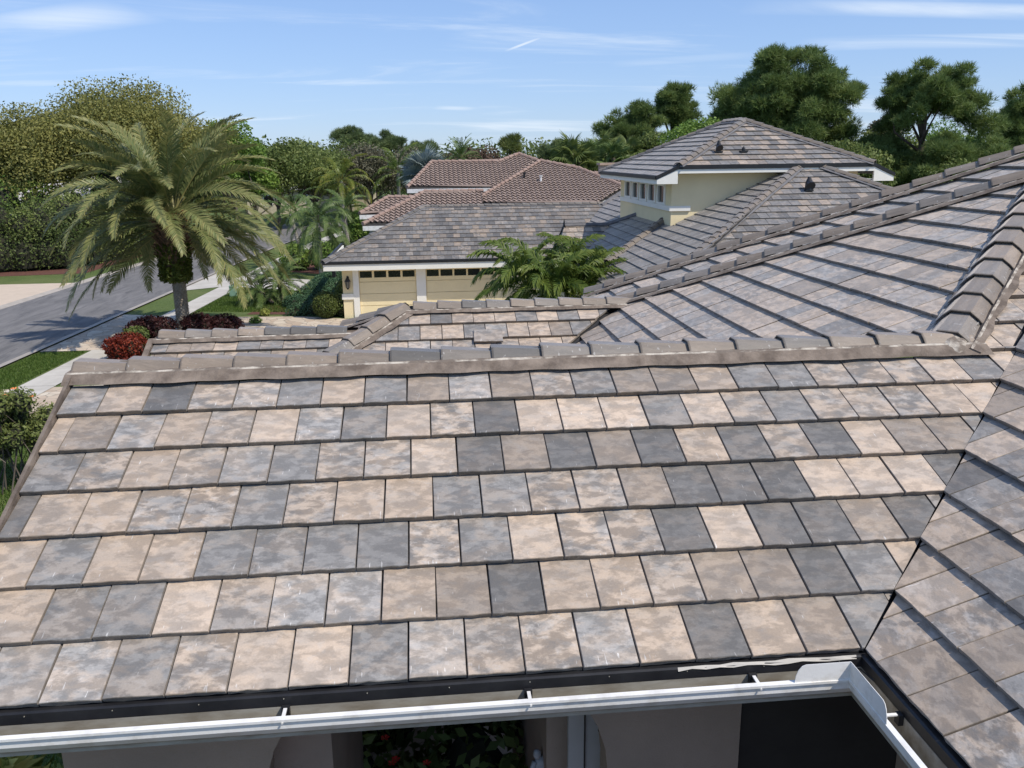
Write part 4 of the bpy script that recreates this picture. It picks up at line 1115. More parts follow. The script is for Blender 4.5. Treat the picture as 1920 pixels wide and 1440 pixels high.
for (pts, P0), (poly, Y, ev) in zip(wpoly, blocks):
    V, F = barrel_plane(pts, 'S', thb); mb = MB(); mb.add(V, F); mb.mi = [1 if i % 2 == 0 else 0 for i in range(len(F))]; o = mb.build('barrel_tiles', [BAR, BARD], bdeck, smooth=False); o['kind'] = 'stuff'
    zs = min(p[2] for p in pts); ex = [p for p in pts if p[2] < zs+.25]; xa = min(p[0] for p in ex); xb = max(p[0] for p in ex)
    mb = MB(); mb.box((xa, Y-.05, zs-.32), (xb, Y+.08, zs-.07)); mb.box((xa, Y+.08, zs-.32), (xb, Y+.7, zs-.28)); mb.build('fascia', WHITEM, bh)
    mb = MB(); mb.box((xa+.5, Y+.6, GZ), (xb-.1, Y+.8, zs-.28)); mb.box((xa+.5, Y+.8, GZ), (xa+.7, Y+7, zs-.28)); mb.build('wall', BARW, bh)
    # hip and ridge caps as rounded tiles; also close the west end
    n = len(pts)
hips = [((763, 352), (809, 304), 50.0, 0), ((809, 304), (935, 303), 50, 0), ((935, 303), (972, 289), 50, 0), ((972, 289), (1010, 302), 50, 0), ((878, 383), (1013, 302), 46, 1), ((1013, 302), (1085, 316), 46, 1), ((1085, 316), (1170, 350), 46, 1),
        ((680, 421), (795, 360), 43.5, 2), ((795, 360), (905, 358), 43.5, 2), ((674, 401), (727, 370), 47, 3), ((727, 370), (780, 370), 47, 3), ((1060, 324), (1190, 326), 54, 4)]
CAPB = simple('barrel_cap', (0.27, 0.18, 0.145), (0.33, 0.24, 0.20), 2, 0.85)
for a, b, Y, i in hips:
    P0 = wpoly[i][1]; A = nWpl(*a, P0, 'S', thb); B = nWpl(*b, P0, 'S', thb); Lh = np.linalg.norm(B-A); n = max(1, int(Lh/.42)); 
    mb = MB()
    for k in range(n):
        p = A+(B-A)*k/n; q = A+(B-A)*(k+1.12)/n; up = np.array([0, 0, .03]); mb.tube([p+up*1.6, q+up*.4], [.125, .10], 7)
    mb.build('hip_tiles', CAPB, bdeck)['kind'] = 'stuff'
# west slopes of the hips
mb = MB()
for i, (aa, bb) in enumerate([((763, 352), (809, 304)), None, ((680, 421), (795, 360)), ((674, 401), (727, 370))] if False else [((763, 352), (809, 304)), ((680, 421), (795, 360)), ((674, 401), (727, 370))]):
    j = [0, 2, 3][i]; P0 = wpoly[j][1]; A = nWpl(*aa, P0, 'S', thb); B = nWpl(*bb, P0, 'S', thb)
    mb.add([A+np.array([0, 0, -.02]), B, (A[0], B[1]+(B[1]-A[1]), A[2])], [(0, 1, 2)])
mb.build('west_slopes', BAR, bdeck)
p = by(1140, 322, 55); mb = MB(); mb.box((p[0]-.5, 55, p[2]-.4), (p[0]+.75, 56, p[2]+.45)); mb.box((p[0]-.6, 54.9, p[2]+.45), (p[0]+.85, 56.1, p[2]+.6)); mb.build('chimney', simple('pink_stucco', (.5, .35, .27)), bh)
for px, py in ((983, 334), (1014, 340)):
    q = nWpl(px, py, wpoly[1][1], 'S', thb); mb = MB(); mb.tube([q, q+np.array([0, 0, .3])], .07, 7); mb.tube([q+np.array([0, 0, .3]), q+np.array([0, 0, .36])], .11, 7); mb.build('roof_vent', BLACKM if px < 1000 else WHITEM, bh)

# far houses behind the trees
def far_house(name, px, py, Y, w, d, hgt, label, wallc, roofm):
    p = by(px, py, Y); root = empty(name, (p[0], Y, GZ), label, 'house')
    wm = MB(); z1 = p[2]; wm.box((p[0]-w/2, Y, GZ), (p[0]+w/2, Y+d, z1)); wm.build('wall', wallc, root)
    rm = MB(); o = .6; rz_ = z1+hgt
    x0, x1, y0, y1 = p[0]-w/2-o, p[0]+w/2+o, Y-o, Y+d+o; h = min(x1-x0, y1-y0)/2
    V = [(x0, y0, z1), (x1, y0, z1), (x1, y1, z1), (x0, y1, z1), (x0+h, (y0+y1)/2, rz_), (x1-h, (y0+y1)/2, rz_)]
    rm.add(V, [(0, 1, 5, 4), (2, 3, 4, 5), (3, 0, 4), (1, 2, 5), (0, 3, 2, 1)]); rm.build('roof', roofm, root)
    fm = MB(); fm.box((x0, y0-.03, z1-.25), (x1, y0, z1-.01)); fm.build('fascia', WHITEM, root)
    for i in range(3):
        wx = p[0]-w/2+w*(i+.5)/3; f = MB(); f.box((wx-.6, Y-.04, GZ+1), (wx+.6, Y-.005, GZ+2.4)); fo = f.build('window', TRIM, root)
        g = MB(); g.box((wx-.52, Y-.055, GZ+1.08), (wx+.52, Y-.042, GZ+2.32)); g.build('pane', GLASS, fo)
    return root
GREYR = simple('pale_roof', (.42, .40, .38), (.5, .47, .44), 3, .8)
far_house('white_roofed_house', 150, 372, 74, 12, 9, 2.2, 'house with pale roof showing behind the date palm across the street', simple('cream_wall', (.6, .55, .45)), GREYR)
far_house('cream_house', 580, 352, 110, 16, 9, 2.2, 'cream house glimpsed under the trees at the end of the street', simple('cream_wall_2', (.58, .5, .36)), GREYR)
# utility box
ub = empty('utility_box', tuple(bz(438, 556)), 'small pale green utility box on the lawn beside the pygmy palms', 'utility box')
p = bz(438, 556); mb = MB(); mb.box((p[0]-.16, p[1]-.15, GZ), (p[0]+.16, p[1]+.15, GZ+.52)); mb.build('cabinet', simple('green_paint', (.22, .36, .26), rough=.5), ub)
mb = MB(); mb.prism([(p[0]-.18, p[1]-.17, GZ+.52), (p[0]+.18, p[1]-.17, GZ+.52), (p[0]+.14, p[1]-.17, GZ+.6), (p[0]-.14, p[1]-.17, GZ+.6)], (0, .34, 0)); mb.build('lid', simple('green_paint_lid', (.24, .38, .28), rough=.5), ub)
# mailbox post by the apron
p = bz(628, 545); pp = empty('post', (p[0], p[1], GZ), 'dark post standing on the pale path left of the garage corner', 'post')
mb = MB(); mb.box((p[0]-.09, p[1]-.09, GZ), (p[0]+.09, p[1]+.09, GZ+1.7)); mb.build('shaft', BLACKM, pp)
mb = MB(); mb.box((p[0]-.14, p[1]-.14, GZ+1.7), (p[0]+.14, p[1]+.14, GZ+1.78)); mb.build('post_cap', BLACKM, pp)
# ================================================================ VEGETATION
def np_mesh(name, P, F, cv, mat, parent=None, world=True):
    me = bpy.data.meshes.new(name)
    P = np.ascontiguousarray(P, dtype=np.float32).reshape(-1, 3); F = np.ascontiguousarray(F, dtype=np.int32)
    k = F.shape[1]
    me.vertices.add(len(P)); me.vertices.foreach_set('co', P.ravel())
    me.loops.add(F.size); me.loops.foreach_set('vertex_index', F.ravel())
    me.polygons.add(len(F)); me.polygons.foreach_set('loop_start', np.arange(0, F.size, k, dtype=np.int32)); me.polygons.foreach_set('loop_total', np.full(len(F), k, dtype=np.int32))
    me.update(calc_edges=True); me.validate()
    at = me.attributes.new('cv', 'FLOAT', 'POINT'); at.data.foreach_set('value', np.ascontiguousarray(cv, dtype=np.float32))
    me.materials.append(mat)
    if name is None: return me
    return link(name, me, parent, world)
def unit(v): return v/(np.linalg.norm(v, axis=-1, keepdims=True)+1e-9)
def leaf_cloud(name, clumps, n, size, mat, parent, seed=1, shell=.55, aspect=.5, up=.25, cvr=.35, jag=1.0, world=True, fill=0.0):
    """clumps: (k,5) x,y,z,rxy,rz ; n rhombic leaves scattered through the clumps"""
    r = np.random.default_rng(seed); c = np.array(clumps, float)
    wgt = c[:, 3]**2; wgt /= wgt.sum(); idx = r.choice(len(c), n, p=wgt)
    d = unit(r.normal(size=(n, 3))); rad = (shell+(1-shell)*r.uniform(0, 1, n)**.7)*(1+.055*jag*r.normal(size=n))
    if fill: rad = np.where(r.uniform(size=n) < fill, r.uniform(0, 1, n)**.5, rad)
    C = c[idx]; pos = C[:, :3]+d*rad[:, None]*np.stack([C[:, 3], C[:, 3], C[:, 4]], 1)
    nrm = unit(d*.6+r.normal(size=(n, 3))*.7+np.array([0, 0, up]))
    t = unit(np.cross(nrm, r.normal(size=(n, 3)))); b = np.cross(nrm, t)
    s = size*r.uniform(.55, 1.4, n)[:, None]
    P = np.stack([pos-t*s*.5, pos+b*s*.5*aspect, pos+t*s*.5, pos-b*s*.5*aspect], 1)
    cvc = r.uniform(0, 1, len(c))[idx]; cv = np.clip(.5+(cvc-.5)*cvr+.22*d[:, 2]*0+r.normal(size=n)*.13, 0, 1)
    F = np.arange(4*n).reshape(-1, 4)
    return np_mesh(name, P, F, np.repeat(cv, 4), mat, parent, world)
def tufts(name, clumps, n, size, mat, parent, seed=1, k=7, width=.035, shell=.28, flat=.6, cvr=.4, fill=.2):
    """pine foliage: radiating bunches of thin needles"""
    r = np.random.default_rng(seed); c = np.array(clumps, float); wgt = c[:, 3]**2; wgt /= wgt.sum()
    idx = r.choice(len(c), n, p=wgt); d = unit(r.normal(size=(n, 3))*np.array([1, 1, .9])+np.array([0, 0, .25]))
    rad = np.where(r.uniform(size=n) < fill, r.uniform(.1, 1, n), (shell+(1-shell)*r.uniform(0, 1, n)**.8)*(1+.08*r.normal(size=n)))
    C = c[idx]; pos = C[:, :3]+d*rad[:, None]*np.stack([C[:, 3], C[:, 3], C[:, 4]], 1)
    dd = unit(d[:, None, :]*.8+np.array([0, 0, .45])+r.normal(size=(n, k, 3))*.65)
    ln = size*r.uniform(.6, 1.25, (n, k, 1)); side = unit(np.cross(dd, r.normal(size=(n, k, 3))))*width*size*3
    base = pos[:, None, :]+np.zeros((n, k, 3))
    P = np.stack([base-side*.5, base+side*.5, base+dd*ln+side*.12, base+dd*ln-side*.12], 2)
    cvc = r.uniform(0, 1, len(c))[idx]; cv = np.clip(.5+(cvc-.5)*cvr+r.normal(size=n)*.18, 0, 1)
    m = n*k
    return np_mesh(name, P, np.arange(4*m).reshape(-1, 4), np.repeat(cv, 4*k), mat, parent)
def limbs(name, base, fork, ends, r0, mat, parent, seed=1, bend=.12):
    r = np.random.default_rng(seed); mb = MB(); base = np.array(base, float); fork = np.array(fork, float)
    L = np.linalg.norm(fork-base); pts = [base+(fork-base)*t+np.append(r.normal(size=2)*L*.015*(t*(1-t)*4), 0) for t in np.linspace(0, 1, 6)]
    mb.tube(pts, [r0*(1.25 if i == 0 else 1)*(1-.35*i/5) for i in range(6)], 9)
    for e in ends:
        e = np.array(e, float); s = pts[-1]+(pts[-3]-pts[-1])*r.uniform(0, 1.0); m1 = s+(e-s)*.45+r.normal(size=3)*np.linalg.norm(e-s)*bend+np.array([0, 0, .06*np.linalg.norm(e-s)])
        mb.tube([s, m1, e], [r0*.42, r0*.26, r0*.08], 6)
    return mb.build(name, mat, parent, smooth=True)
def crown_clumps(c, R, n, r, seed, flat=1.0, top=0.0, hollow=.45):
    g = np.random.default_rng(seed); d = unit(g.normal(size=(n, 3))); d[:, 2] = np.where(d[:, 2] < -.35, -d[:, 2]*.6, d[:, 2])
    rad = hollow+(1-hollow)*g.uniform(0, 1, n)**.6
    p = np.array(c)+d*rad[:, None]*np.array(R); rr = r*g.uniform(.6, 1.3, n)
    return np.concatenate([p, rr[:, None], rr[:, None]*flat], 1)
def tree(name, label, cat, px, pyb, pyt, Y, half_px, mat, n, leaf, nclump=26, clr=None, seed=1, bark=None, kind='leaf', crown=.62, group=None, flat=.8, shell=.5, aspect=.55, cvr=.4, lean=0.0, trunk_r=None, extra=None, hollow=.45):
    """crown top at pixel row pyt, crown half width half_px, standing at depth Y"""
    top = by(px, pyt, Y); dist = math.hypot(Y-CAM[1], 0)*1.03; Rw = half_px*dist/FPX
    h = top[2]-GZ; rz = h*crown/2; cz = top[2]-rz
    root = empty(name, (top[0]-lean, Y, GZ), label, cat, group)
    c = (top[0], Y, cz); clr = clr or Rw*.34
    cl = crown_clumps(c, (Rw-clr*.8, Rw-clr*.8, rz-clr*flat*.8), nclump, clr, seed, flat, hollow=hollow)
    if extra is not None: cl = np.concatenate([cl, np.array([[top[0]+a*Rw, Y+b*Rw, GZ+h*z, q*Rw, q*Rw*flat] for a, b, z, q in extra])])
    fork = (top[0]-lean*.3, Y, max(GZ+h*.18, cz-rz*.75)); g = np.random.default_rng(seed+5)
    ends = cl[g.choice(len(cl), min(len(cl), 12), replace=False), :3]
    limbs('trunk', (top[0]-lean, Y, GZ), fork, ends, trunk_r or h*.022, bark or BARK, root, seed)
    if kind == 'leaf': leaf_cloud('crown', cl, n, leaf, mat, root, seed, shell, aspect, cvr=cvr, fill=.25)
    else: tufts('crown', cl, n, leaf, mat, root, seed, shell=shell, cvr=cvr)
    return root
# big live oak across the street
tree('oak_tree', 'huge olive brown oak behind the date palm, tallest tree on the left', 'tree', 215, 480, 150, 66, 175, LF_OAK, 105000, .205, 80, seed=3, crown=.80, extra=[(-.75, 0, .62, .32), (-.9, .1, .50, .28), (.85, 0, .66, .26), (.2, 0, .9, .22), (-.2, 0, .86, .2)], flat=.72)
tree('oak_tree', 'olive oak at the far left edge of the photo, left of the huge oak', 'tree', 45, 480, 190, 64, 130, LF_OAK, 62000, .205, 52, seed=4, crown=.78, flat=.75)
tree('shade_tree', 'bright green tree rising behind the right fronds of the date palm', 'tree', 425, 400, 212, 76, 80, LF_GRN, 24000, .26, 34, seed=5, crown=.8)
tree('shade_tree', 'dense green tree between the bright green tree and the tall palm', 'tree', 510, 400, 250, 84, 85, LF_DRK, 26000, .27, 36, seed=6, crown=.85)
tree('shade_tree', 'dark rounded tree above the cream house at the end of the street', 'tree', 585, 400, 248, 90, 90, LF_DRK, 30000, .27, 40, seed=7, crown=.86)
tree('shade_tree', 'small green tree at the foot of the dark rounded tree', 'tree', 470, 420, 290, 80, 60, LF_GRN, 8000, .3, 18, seed=8, crown=.9)
tree('shade_tree', 'wide dark tree filling the gap between the two far street trees', 'tree', 545, 400, 268, 95, 80, LF_DRK, 22000, .28, 32, seed=180, crown=.9)
tree('shade_tree', 'dark spreading tree under the feathery skyline pines', 'tree', 650, 400, 262, 104, 75, LF_DRK, 18000, .3, 28, seed=181, crown=.9)
tree('grey_tree', 'greyish half bare tree left of the silver fan palm', 'tree', 690, 400, 262, 96, 85, LF_GREY, 24000, .24, 36, seed=9, crown=.88, hollow=.3)
tree('grey_tree', 'greyish half bare tree behind the purple brown tree', 'tree', 770, 380, 268, 104, 75, LF_GREY, 20000, .26, 30, seed=10, crown=.88, hollow=.3)
tree('brown_tree', 'purple brown tree above the middle ridge of the barrel tile house', 'tree', 880, 360, 250, 92, 66, LF_BRN, 22000, .25, 34, seed=11, crown=.9, hollow=.3)
tree('shade_tree', 'low green tree behind the tip of the barrel tile roof', 'tree', 1040, 340, 285, 110, 66, LF_DRK, 14000, .34, 22, seed=12, crown=.9)
# far pines
def pine(name, label, px, pyt, Y, hw, n, seed, crown=.42, needle=.45, lower=(), mat=None, cl=10, group=None, clr=None, bare=None, tr=None, lean=0.0):
    top = by(px, pyt, Y); dist = (Y-CAM[1])*1.03; Rw = hw*dist/FPX; h = top[2]-GZ; root = empty(name, (top[0]-lean, Y, GZ), label, 'tree', group or ('pines on the far skyline' if Y > 90 else 'tall pines beyond the houses'))
    rz = h*crown/2; c = (top[0], Y, top[2]-rz); r0 = clr or Rw*.36
    C = crown_clumps(c, (Rw-r0*.8, Rw-r0*.8, rz-r0*.5), cl, r0, seed, .62, hollow=.25)
    if lower: C = np.concatenate([C, np.array([[top[0]+a*Rw, Y+b*Rw, GZ+h*z, q*Rw, q*Rw*.62] for a, b, z, q in lower])])
    limbs('trunk', (top[0]-lean, Y, GZ), (top[0], Y, top[2]-rz*.7), C[:, :3][:16], tr or h*.016, BARKD, root, seed, .10)
    tufts('crown', C, n, needle, mat or LF_PINE, root, seed, fill=.25)
    return root
G1 = 'tall pines on the skyline above the street'
pine('pine_tree', 'feathery pine on the skyline, leftmost above the grey trees', 655, 226, 118, 38, 2600, 20, .50, .5, mat=LF_FARP, cl=22, clr=.75)
pine('pine_tree', 'skyline pine right of the leftmost feathery pine', 732, 238, 122, 30, 2200, 21, .45, .5, mat=LF_FARP, cl=18, clr=.7)
pine('pine_tree', 'low wide pine between skyline pine and purple brown tree', 790, 262, 120, 36, 2000, 22, .40, .5, mat=LF_FARP, cl=18, clr=.75)
pine('pine_tree', 'low skyline pine behind the silver fan palm', 700, 250, 126, 34, 2000, 28, .40, .5, mat=LF_FARP, cl=18, clr=.75)
pine('pine_tree', 'thin pale yellow green pine standing alone above the barrel tile ridge', 955, 243, 92, 22, 700, 23, .42, .5, mat=leafmat('pale_pine', (.10, .13, .04), (.16, .20, .06), (.26, .28, .09), .3), cl=9, clr=.55)
pine('pine_tree', 'dark pine on the skyline just right of the barrel tile apex', 1040, 258, 112, 34, 2400, 24, .5, .5, mat=LF_FARP, cl=20, clr=.75)
# right-hand pines
pine('pine_tree', 'wide dark pine left of the tall thin pine, above the barrel tile chimney', 1185, 172, 76, 70, 10000, 25, .80, .42, cl=90, clr=.70, lower=[(-.5, 0, .55, .4), (.4, 0, .5, .45), (-.2, .2, .42, .4)])
pine('pine_tree', 'tall pine with a rounded top left of the biggest pine', 1262, 134, 78, 50, 8000, 26, .60, .42, cl=60, clr=.65, lower=[(.9, 0, .62, .4), (.3, 0, .5, .5)])
pine('pine_tree', 'biggest pine, broad dark dome above the clerestory tower', 1478, 76, 68, 142, 36000, 27, .80, .42, cl=260, clr=1.0, lower=[(-.75, 0, .72, .24), (.8, 0, .55, .26), (.55, 0, .42, .3), (-.5, 0, .45, .28), (.1, 0, .42, .3), (.92, .1, .44, .22)], tr=.36)
pine('pine_tree', 'open crowned pine with visible dark limbs near the right edge', 1745, 92, 62, 104, 14000, 29, .66, .42, cl=95, clr=.72, lower=[(.9, 0, .72, .34), (1.2, 0, .6, .36), (.9, .2, .45, .4), (-.6, 0, .40, .34), (.3, 0, .34, .4)], tr=.30)
pine('pine_tree', 'ragged pine cut by the right edge of the photo', 1925, 140, 66, 70, 7000, 30, .8, .42, cl=50, clr=.8, lower=[(-.4, 0, .4, .4)])
pine('pine_tree', 'low bushy pine between the biggest pine and the open crowned pine', 1640, 215, 64, 95, 13000, 31, .9, .42, cl=90, clr=.8, lower=[(0, 0, .3, .45), (-.6, 0, .35, .4), (.7, 0, .3, .4), (.3, .3, .45, .4)])
pine('pine_tree', 'low bushy pine under the open crowned pine', 1800, 245, 60, 120, 15000, 32, .95, .42, cl=110, clr=.8, lower=[(0, 0, .3, .45), (-.6, 0, .35, .4), (.7, 0, .3, .4), (.3, .3, .45, .4)])
tree('shade_tree', 'round bright green tree just left of the tower roof peak', 'tree', 1305, 300, 205, 62, 72, LF_GRN, 15000, .24, 26, seed=33, crown=.9)
tree('shade_tree', 'dark green tree in the gap left of the tower roof', 'tree', 1215, 320, 240, 70, 70, LF_DRK, 9000, .26, 20, seed=34, crown=.9)
tree('shade_tree', 'dense undergrowth tree behind the right end of the tower roof', 'tree', 1600, 330, 250, 58, 95, LF_DRK, 14000, .24, 24, seed=35, crown=.92)
tree('shade_tree', 'dark undergrowth tree behind our highest ridge caps', 'tree', 1830, 340, 270, 56, 110, LF_DRK, 14000, .24, 24, seed=36, crown=.92)
tree('shade_tree', 'pale leaved tree behind the gap between the two right-hand pines', 'tree', 1655, 250, 200, 84, 60, LF_GREY, 6000, .26, 16, seed=37, crown=.7)
for j, (px, py, Y, w_, lb) in enumerate([(1690, 225, 68, 90, 'mid green leafy tree filling the gap right of the low bushy pine'), (1880, 215, 70, 95, 'leafy tree behind the ragged pine at the right edge'), (1540, 235, 70, 90, 'leafy tree behind the right slope of the tower roof'), (1760, 200, 76, 90, 'tall leafy tree far behind the open crowned pine')]):
    tree('shade_tree', lb, 'tree', px, 330, py, Y, w_, LF_GRN if j % 2 else LF_DRK, 13000, .25, 26, seed=140+j, crown=.9)
# distant wood beyond everything (one mass)
g_ = np.random.default_rng(77)
cl = []
for i in range(150):
    px = -250+i*2450/150; Y = 128+g_.uniform(0, 30); hh = g_.uniform(6.0, 9.8); p = by(px, 300, Y); cl.append((p[0], Y, GZ+hh*.55, g_.uniform(4, 7), hh*.5))
o = leaf_cloud('distant_wood', cl, 100000, .62, LF_DRK, None, 78, .6, .6, cvr=.9); o['kind'] = 'stuff'

# palmettos along the back fence on the right
def frond_mesh(name, L=3.0, n=34, leaf=.45, droop=1.0, el=50, wid=.035, mat=LF_PALM, seed=1, vdeg=35, tip=.35, start=.16, tri=False, hang=.25, rach=.022, cvb=.5, fwd=.55):
    """pinnate frond: grows from the origin towards +X at elevation el and bends down; rachis + two rows of leaflets"""
    r = np.random.default_rng(seed); m = 40; s = np.linspace(0, 1, m+1); ang = R_(el)-droop*(s**1.35)
    ds = L/m; x = np.concatenate([[0], np.cumsum(np.cos(ang[:-1])*ds)]); z = np.concatenate([[0], np.cumsum(np.sin(ang[:-1])*ds)])
    y = .05*L*np.sin(s*2.2+seed)*s
    V = []; F = []; cv = []
    q = 5
    for i in range(0, m+1, 4):
        rr = rach*(1-.85*s[i]); up = np.array([-math.sin(ang[i]), 0, math.cos(ang[i])])
        for k in range(3):
            a = 2*math.pi*k/3; V.append((x[i]+up[0]*rr*math.cos(a), y[i]+rr*math.sin(a), z[i]+up[2]*rr*math.cos(a))); cv.append(.92)
    nn = m//4+1
    for i in range(nn-1):
        for k in range(3):
            k2 = (k+1) % 3; F.append((i*3+k, i*3+k2, (i+1)*3+k2, (i+1)*3+k))
    for sd in (-1, 1):
        for j in range(n):
            t = start+(1-start)*(j+.5*r.uniform(-.5, .5)+.5)/n; t = min(t, .995); i = t*m; i0 = int(i)
            p = np.array([np.interp(t, s, x), np.interp(t, s, y), np.interp(t, s, z)]); a = np.interp(t, s, ang)
            T = np.array([math.cos(a), 0, math.sin(a)]); U = np.array([-math.sin(a), 0, math.cos(a)]); S = np.array([0, sd, 0.])
            prof = math.sin(math.pi*min(1, (t-start)/(1-start)*.80+.17))**.75; ll = leaf*max(prof, .3)*r.uniform(.82, 1.12)
            f = fwd+.35*t+r.uniform(-.08, .08); v = math.radians(vdeg+r.uniform(-12, 12))
            d = T*f+(S*math.cos(v)+U*math.sin(v))*(1-f*.35); d /= np.linalg.norm(d)
            w = wid*r.uniform(.8, 1.2); wd = T*w*.5
            mid = p+d*ll*.5+np.array([0, 0, -hang*.10*ll]); e = p+d*ll*.98+np.array([0, 0, -hang*ll*r.uniform(.7, 1.3)])
            b = len(V); V += [p-wd*.6, p+wd*.6, mid+wd, mid-wd, e]; F += [(b, b+1, b+2, b+3), (b+3, b+2, b+4)]
            c = np.clip(cvb+r.normal()*.14+tip*(t-.4), 0, 1); cv += [c, c, c, c, min(1, c+.15)]
    me = bpy.data.meshes.new(name); me.from_pydata([tuple(map(float, v)) for v in V], [], F); me.update()
    at = me.attributes.new('cv', 'FLOAT', 'POINT'); at.data.foreach_set('value', [float(c) for c in cv]); me.materials.append(mat)
    return me
def place_fronds(root, meshes, center, n, el_range, seed=1, rad=.12, name='frond', zspread=.25, sc=(.85, 1.1), az0=0.0, roll=.35, zdir=-1, skip=None):
    """meshes: list of (elevation the mesh was made for, mesh); fronds spread by golden angle, upper ones steep"""
    r = random.Random(seed); c = Vector(center)
    for i in range(n):
        if skip and skip(i/(max(1, n-1)), (az0+i*2.39996) % 6.28318): continue
        t = i/(max(1, n-1)); el = el_range[0]+(el_range[1]-el_range[0])*t; az = az0+i*2.39996+r.uniform(-.2, .2)
        emesh, me = min(meshes, key=lambda q: abs(q[0]-el)+r.uniform(0, 3))
        o = bpy.data.objects.new(name, me); col.objects.link(o); o.parent = root
        m = Matrix.Translation(c+Vector((math.cos(az)*rad, math.sin(az)*rad, zdir*zspread*t))) @ Matrix.Rotation(az, 4, 'Z') @ Matrix.Rotation(R_(-(el-emesh)), 4, 'Y') @ Matrix.Rotation(r.uniform(-roll, roll), 4, 'X') @ Matrix.Scale(r.uniform(*sc), 4)
        o.matrix_parent_inverse = Matrix.Translation(-Vector(root.location)); o.matrix_basis = m
def fan_mesh(name, L, n, mat, seed=1, petiole=.8, spread=300, split=.55, cvb=.5, fold=.25):
    r = random.Random(seed); V = []; F = []; cv = []
    V += [(0, -.012, 0), (0, .012, 0), (petiole, .01, .0), (petiole, -.01, .0)]; F.append((0, 1, 2, 3)); cv += [.6]*4
    for j in range(n):
        a = math.radians(-spread/2+spread*(j+.5)/n); da = math.radians(spread/n)*.5
        l = L*r.uniform(.88, 1.05)*(1-.15*abs(a)/math.pi)
        z = lambda rr: -fold*rr*rr/L*.6-abs(math.sin(a))*.12*rr
        b = len(V); rr = l*split
        P = [(petiole, 0, 0), (petiole+rr*math.cos(a-da), rr*math.sin(a-da), z(rr)-.02), (petiole+rr*math.cos(a), rr*math.sin(a), z(rr)+.03), (petiole+rr*math.cos(a+da), rr*math.sin(a+da), z(rr)-.02), (petiole+l*math.cos(a), l*math.sin(a), z(l)-.12*l*r.uniform(.3, 1.3))]
        V += P; F += [(b, b+1, b+2), (b, b+2, b+3), (b+1, b+4, b+2), (b+2, b+4, b+3)]; c = min(1, max(0, cvb+r.uniform(-.25, .25))); cv += [c]*5
    me = bpy.data.meshes.new(name); me.from_pydata(V, [], F); me.update(); at = me.attributes.new('cv', 'FLOAT', 'POINT'); at.data.foreach_set('value', [float(c) for c in cv]); me.materials.append(mat); return me
def trunk_mb(base, top, r0, r1, rings, rough=.12, seed=1, n=14):
    mb = MB(); base = np.array(base, float); top = np.array(top, float); r = random.Random(seed); pts = []; rad = []
    L = np.linalg.norm(top-base); k = rings*2
    for i in range(k+1):
        t = i/k; pts.append(base+(top-base)*t); rad.append((r0+(r1-r0)*t)*(1+(rough if i % 2 else -rough*.3))*(1+.02*r.uniform(-1, 1)))
    mb.tube(pts, rad, n); return mb

# --- the big date palm
dpY = 29.0; dpt = by(333, 560, dpY); crownc = by(318, 398, dpY); baseX = dpt[0]+.12
dp = empty('date_palm', (baseX, dpY, GZ), 'big date palm with arching grey green fronds and a fern covered boot by the road', 'palm')
zb0 = by(330, 522, dpY)[2]
tm = MB(); r = random.Random(3); nrow = 34; nn_ = 12
for i in range(nrow):      # diamond leaf scars in offset rows
    z = GZ+(zb0-GZ)*i/nrow; rr = .255+.0*i; hgt = (zb0-GZ)/nrow
    for k in range(nn_):
        a = 2*math.pi*(k+.5*(i % 2))/nn_; ca, sa = math.cos(a), math.sin(a); w = rr*math.pi/nn_*1.05
        tx, ty = -sa, ca; o_ = rr+.035
        P = [(rr*ca-tx*w, rr*sa-ty*w, z+hgt*.5), (o_*ca, o_*sa, z-.0), (rr*ca+tx*w, rr*sa+ty*w, z+hgt*.5), (rr*.96*ca, rr*.96*sa, z+hgt*1.3)]
        tm.add([(baseX+p[0], dpY+p[1], p[2]) for p in P], [(0, 1, 2), (0, 2, 3)])
tm.tube([(baseX, dpY, GZ), (baseX, dpY, zb0+.2)], .245, 14); tm.build('trunk', PTRUNK, dp)
btop = by(318, 415, dpY); bm_ = MB()
bm_.tube([(baseX, dpY, zb0-.1), (baseX-.03, dpY, zb0+.3), (baseX-.08, dpY, zb0+.9), (baseX-.12, dpY, btop[2]-.5), (baseX-.15, dpY, btop[2])], [.27, .44, .54, .46, .34], 16)
bo = bm_.build('boot', BOOT, dp, smooth=True)
# leaf-base stubs and ferns round the boot
sb = MB(); r = random.Random(8)
for i in range(150):
    a = i*2.39996; t = i/150; z = zb0+.8+(btop[2]-zb0-.7)*t; rr = .60-.22*t; ca, sa = math.cos(a), math.sin(a); l = r.uniform(.18, .42); cx0, cy0 = baseX-.1, dpY
    sb.tube([(cx0+rr*ca*.8, cy0+rr*sa*.8, z), (cx0+(rr+l*.6)*ca, cy0+(rr+l*.6)*sa, z+l*.8)], [.05, .022], 4)
sb.build('leaf_bases', BOOT, bo)
fc = [(baseX-.08+.42*math.cos(a), dpY+.42*math.sin(a), zb0+.25+z, .26, .30) for a in np.linspace(0, 6.0, 9) for z in (-.1, .25, .6, .95)]
leaf_cloud('fern_skirt', fc, 6500, .16, leafmat('fern_leaf', (.045, .065, .012), (.10, .13, .022), (.18, .19, .04), .3), bo, 5, .5, .45)
dpm = [(e_, frond_mesh('date_frond', L=4.3, n=84, leaf=.60, droop=dr, el=e_, wid=.060, mat=LF_PALM, seed=40+i, vdeg=vd, hang=.18, tip=.45, rach=.03))
       for i, (e_, dr, vd) in enumerate([(78, 1.15, 30), (58, 1.40, 25), (38, 1.55, 22), (18, 1.55, 18), (-5, 1.10, 10), (-28, .70, 5)])]
cc_ = (btop[0]+.10, dpY, by(318, 396, dpY)[2])
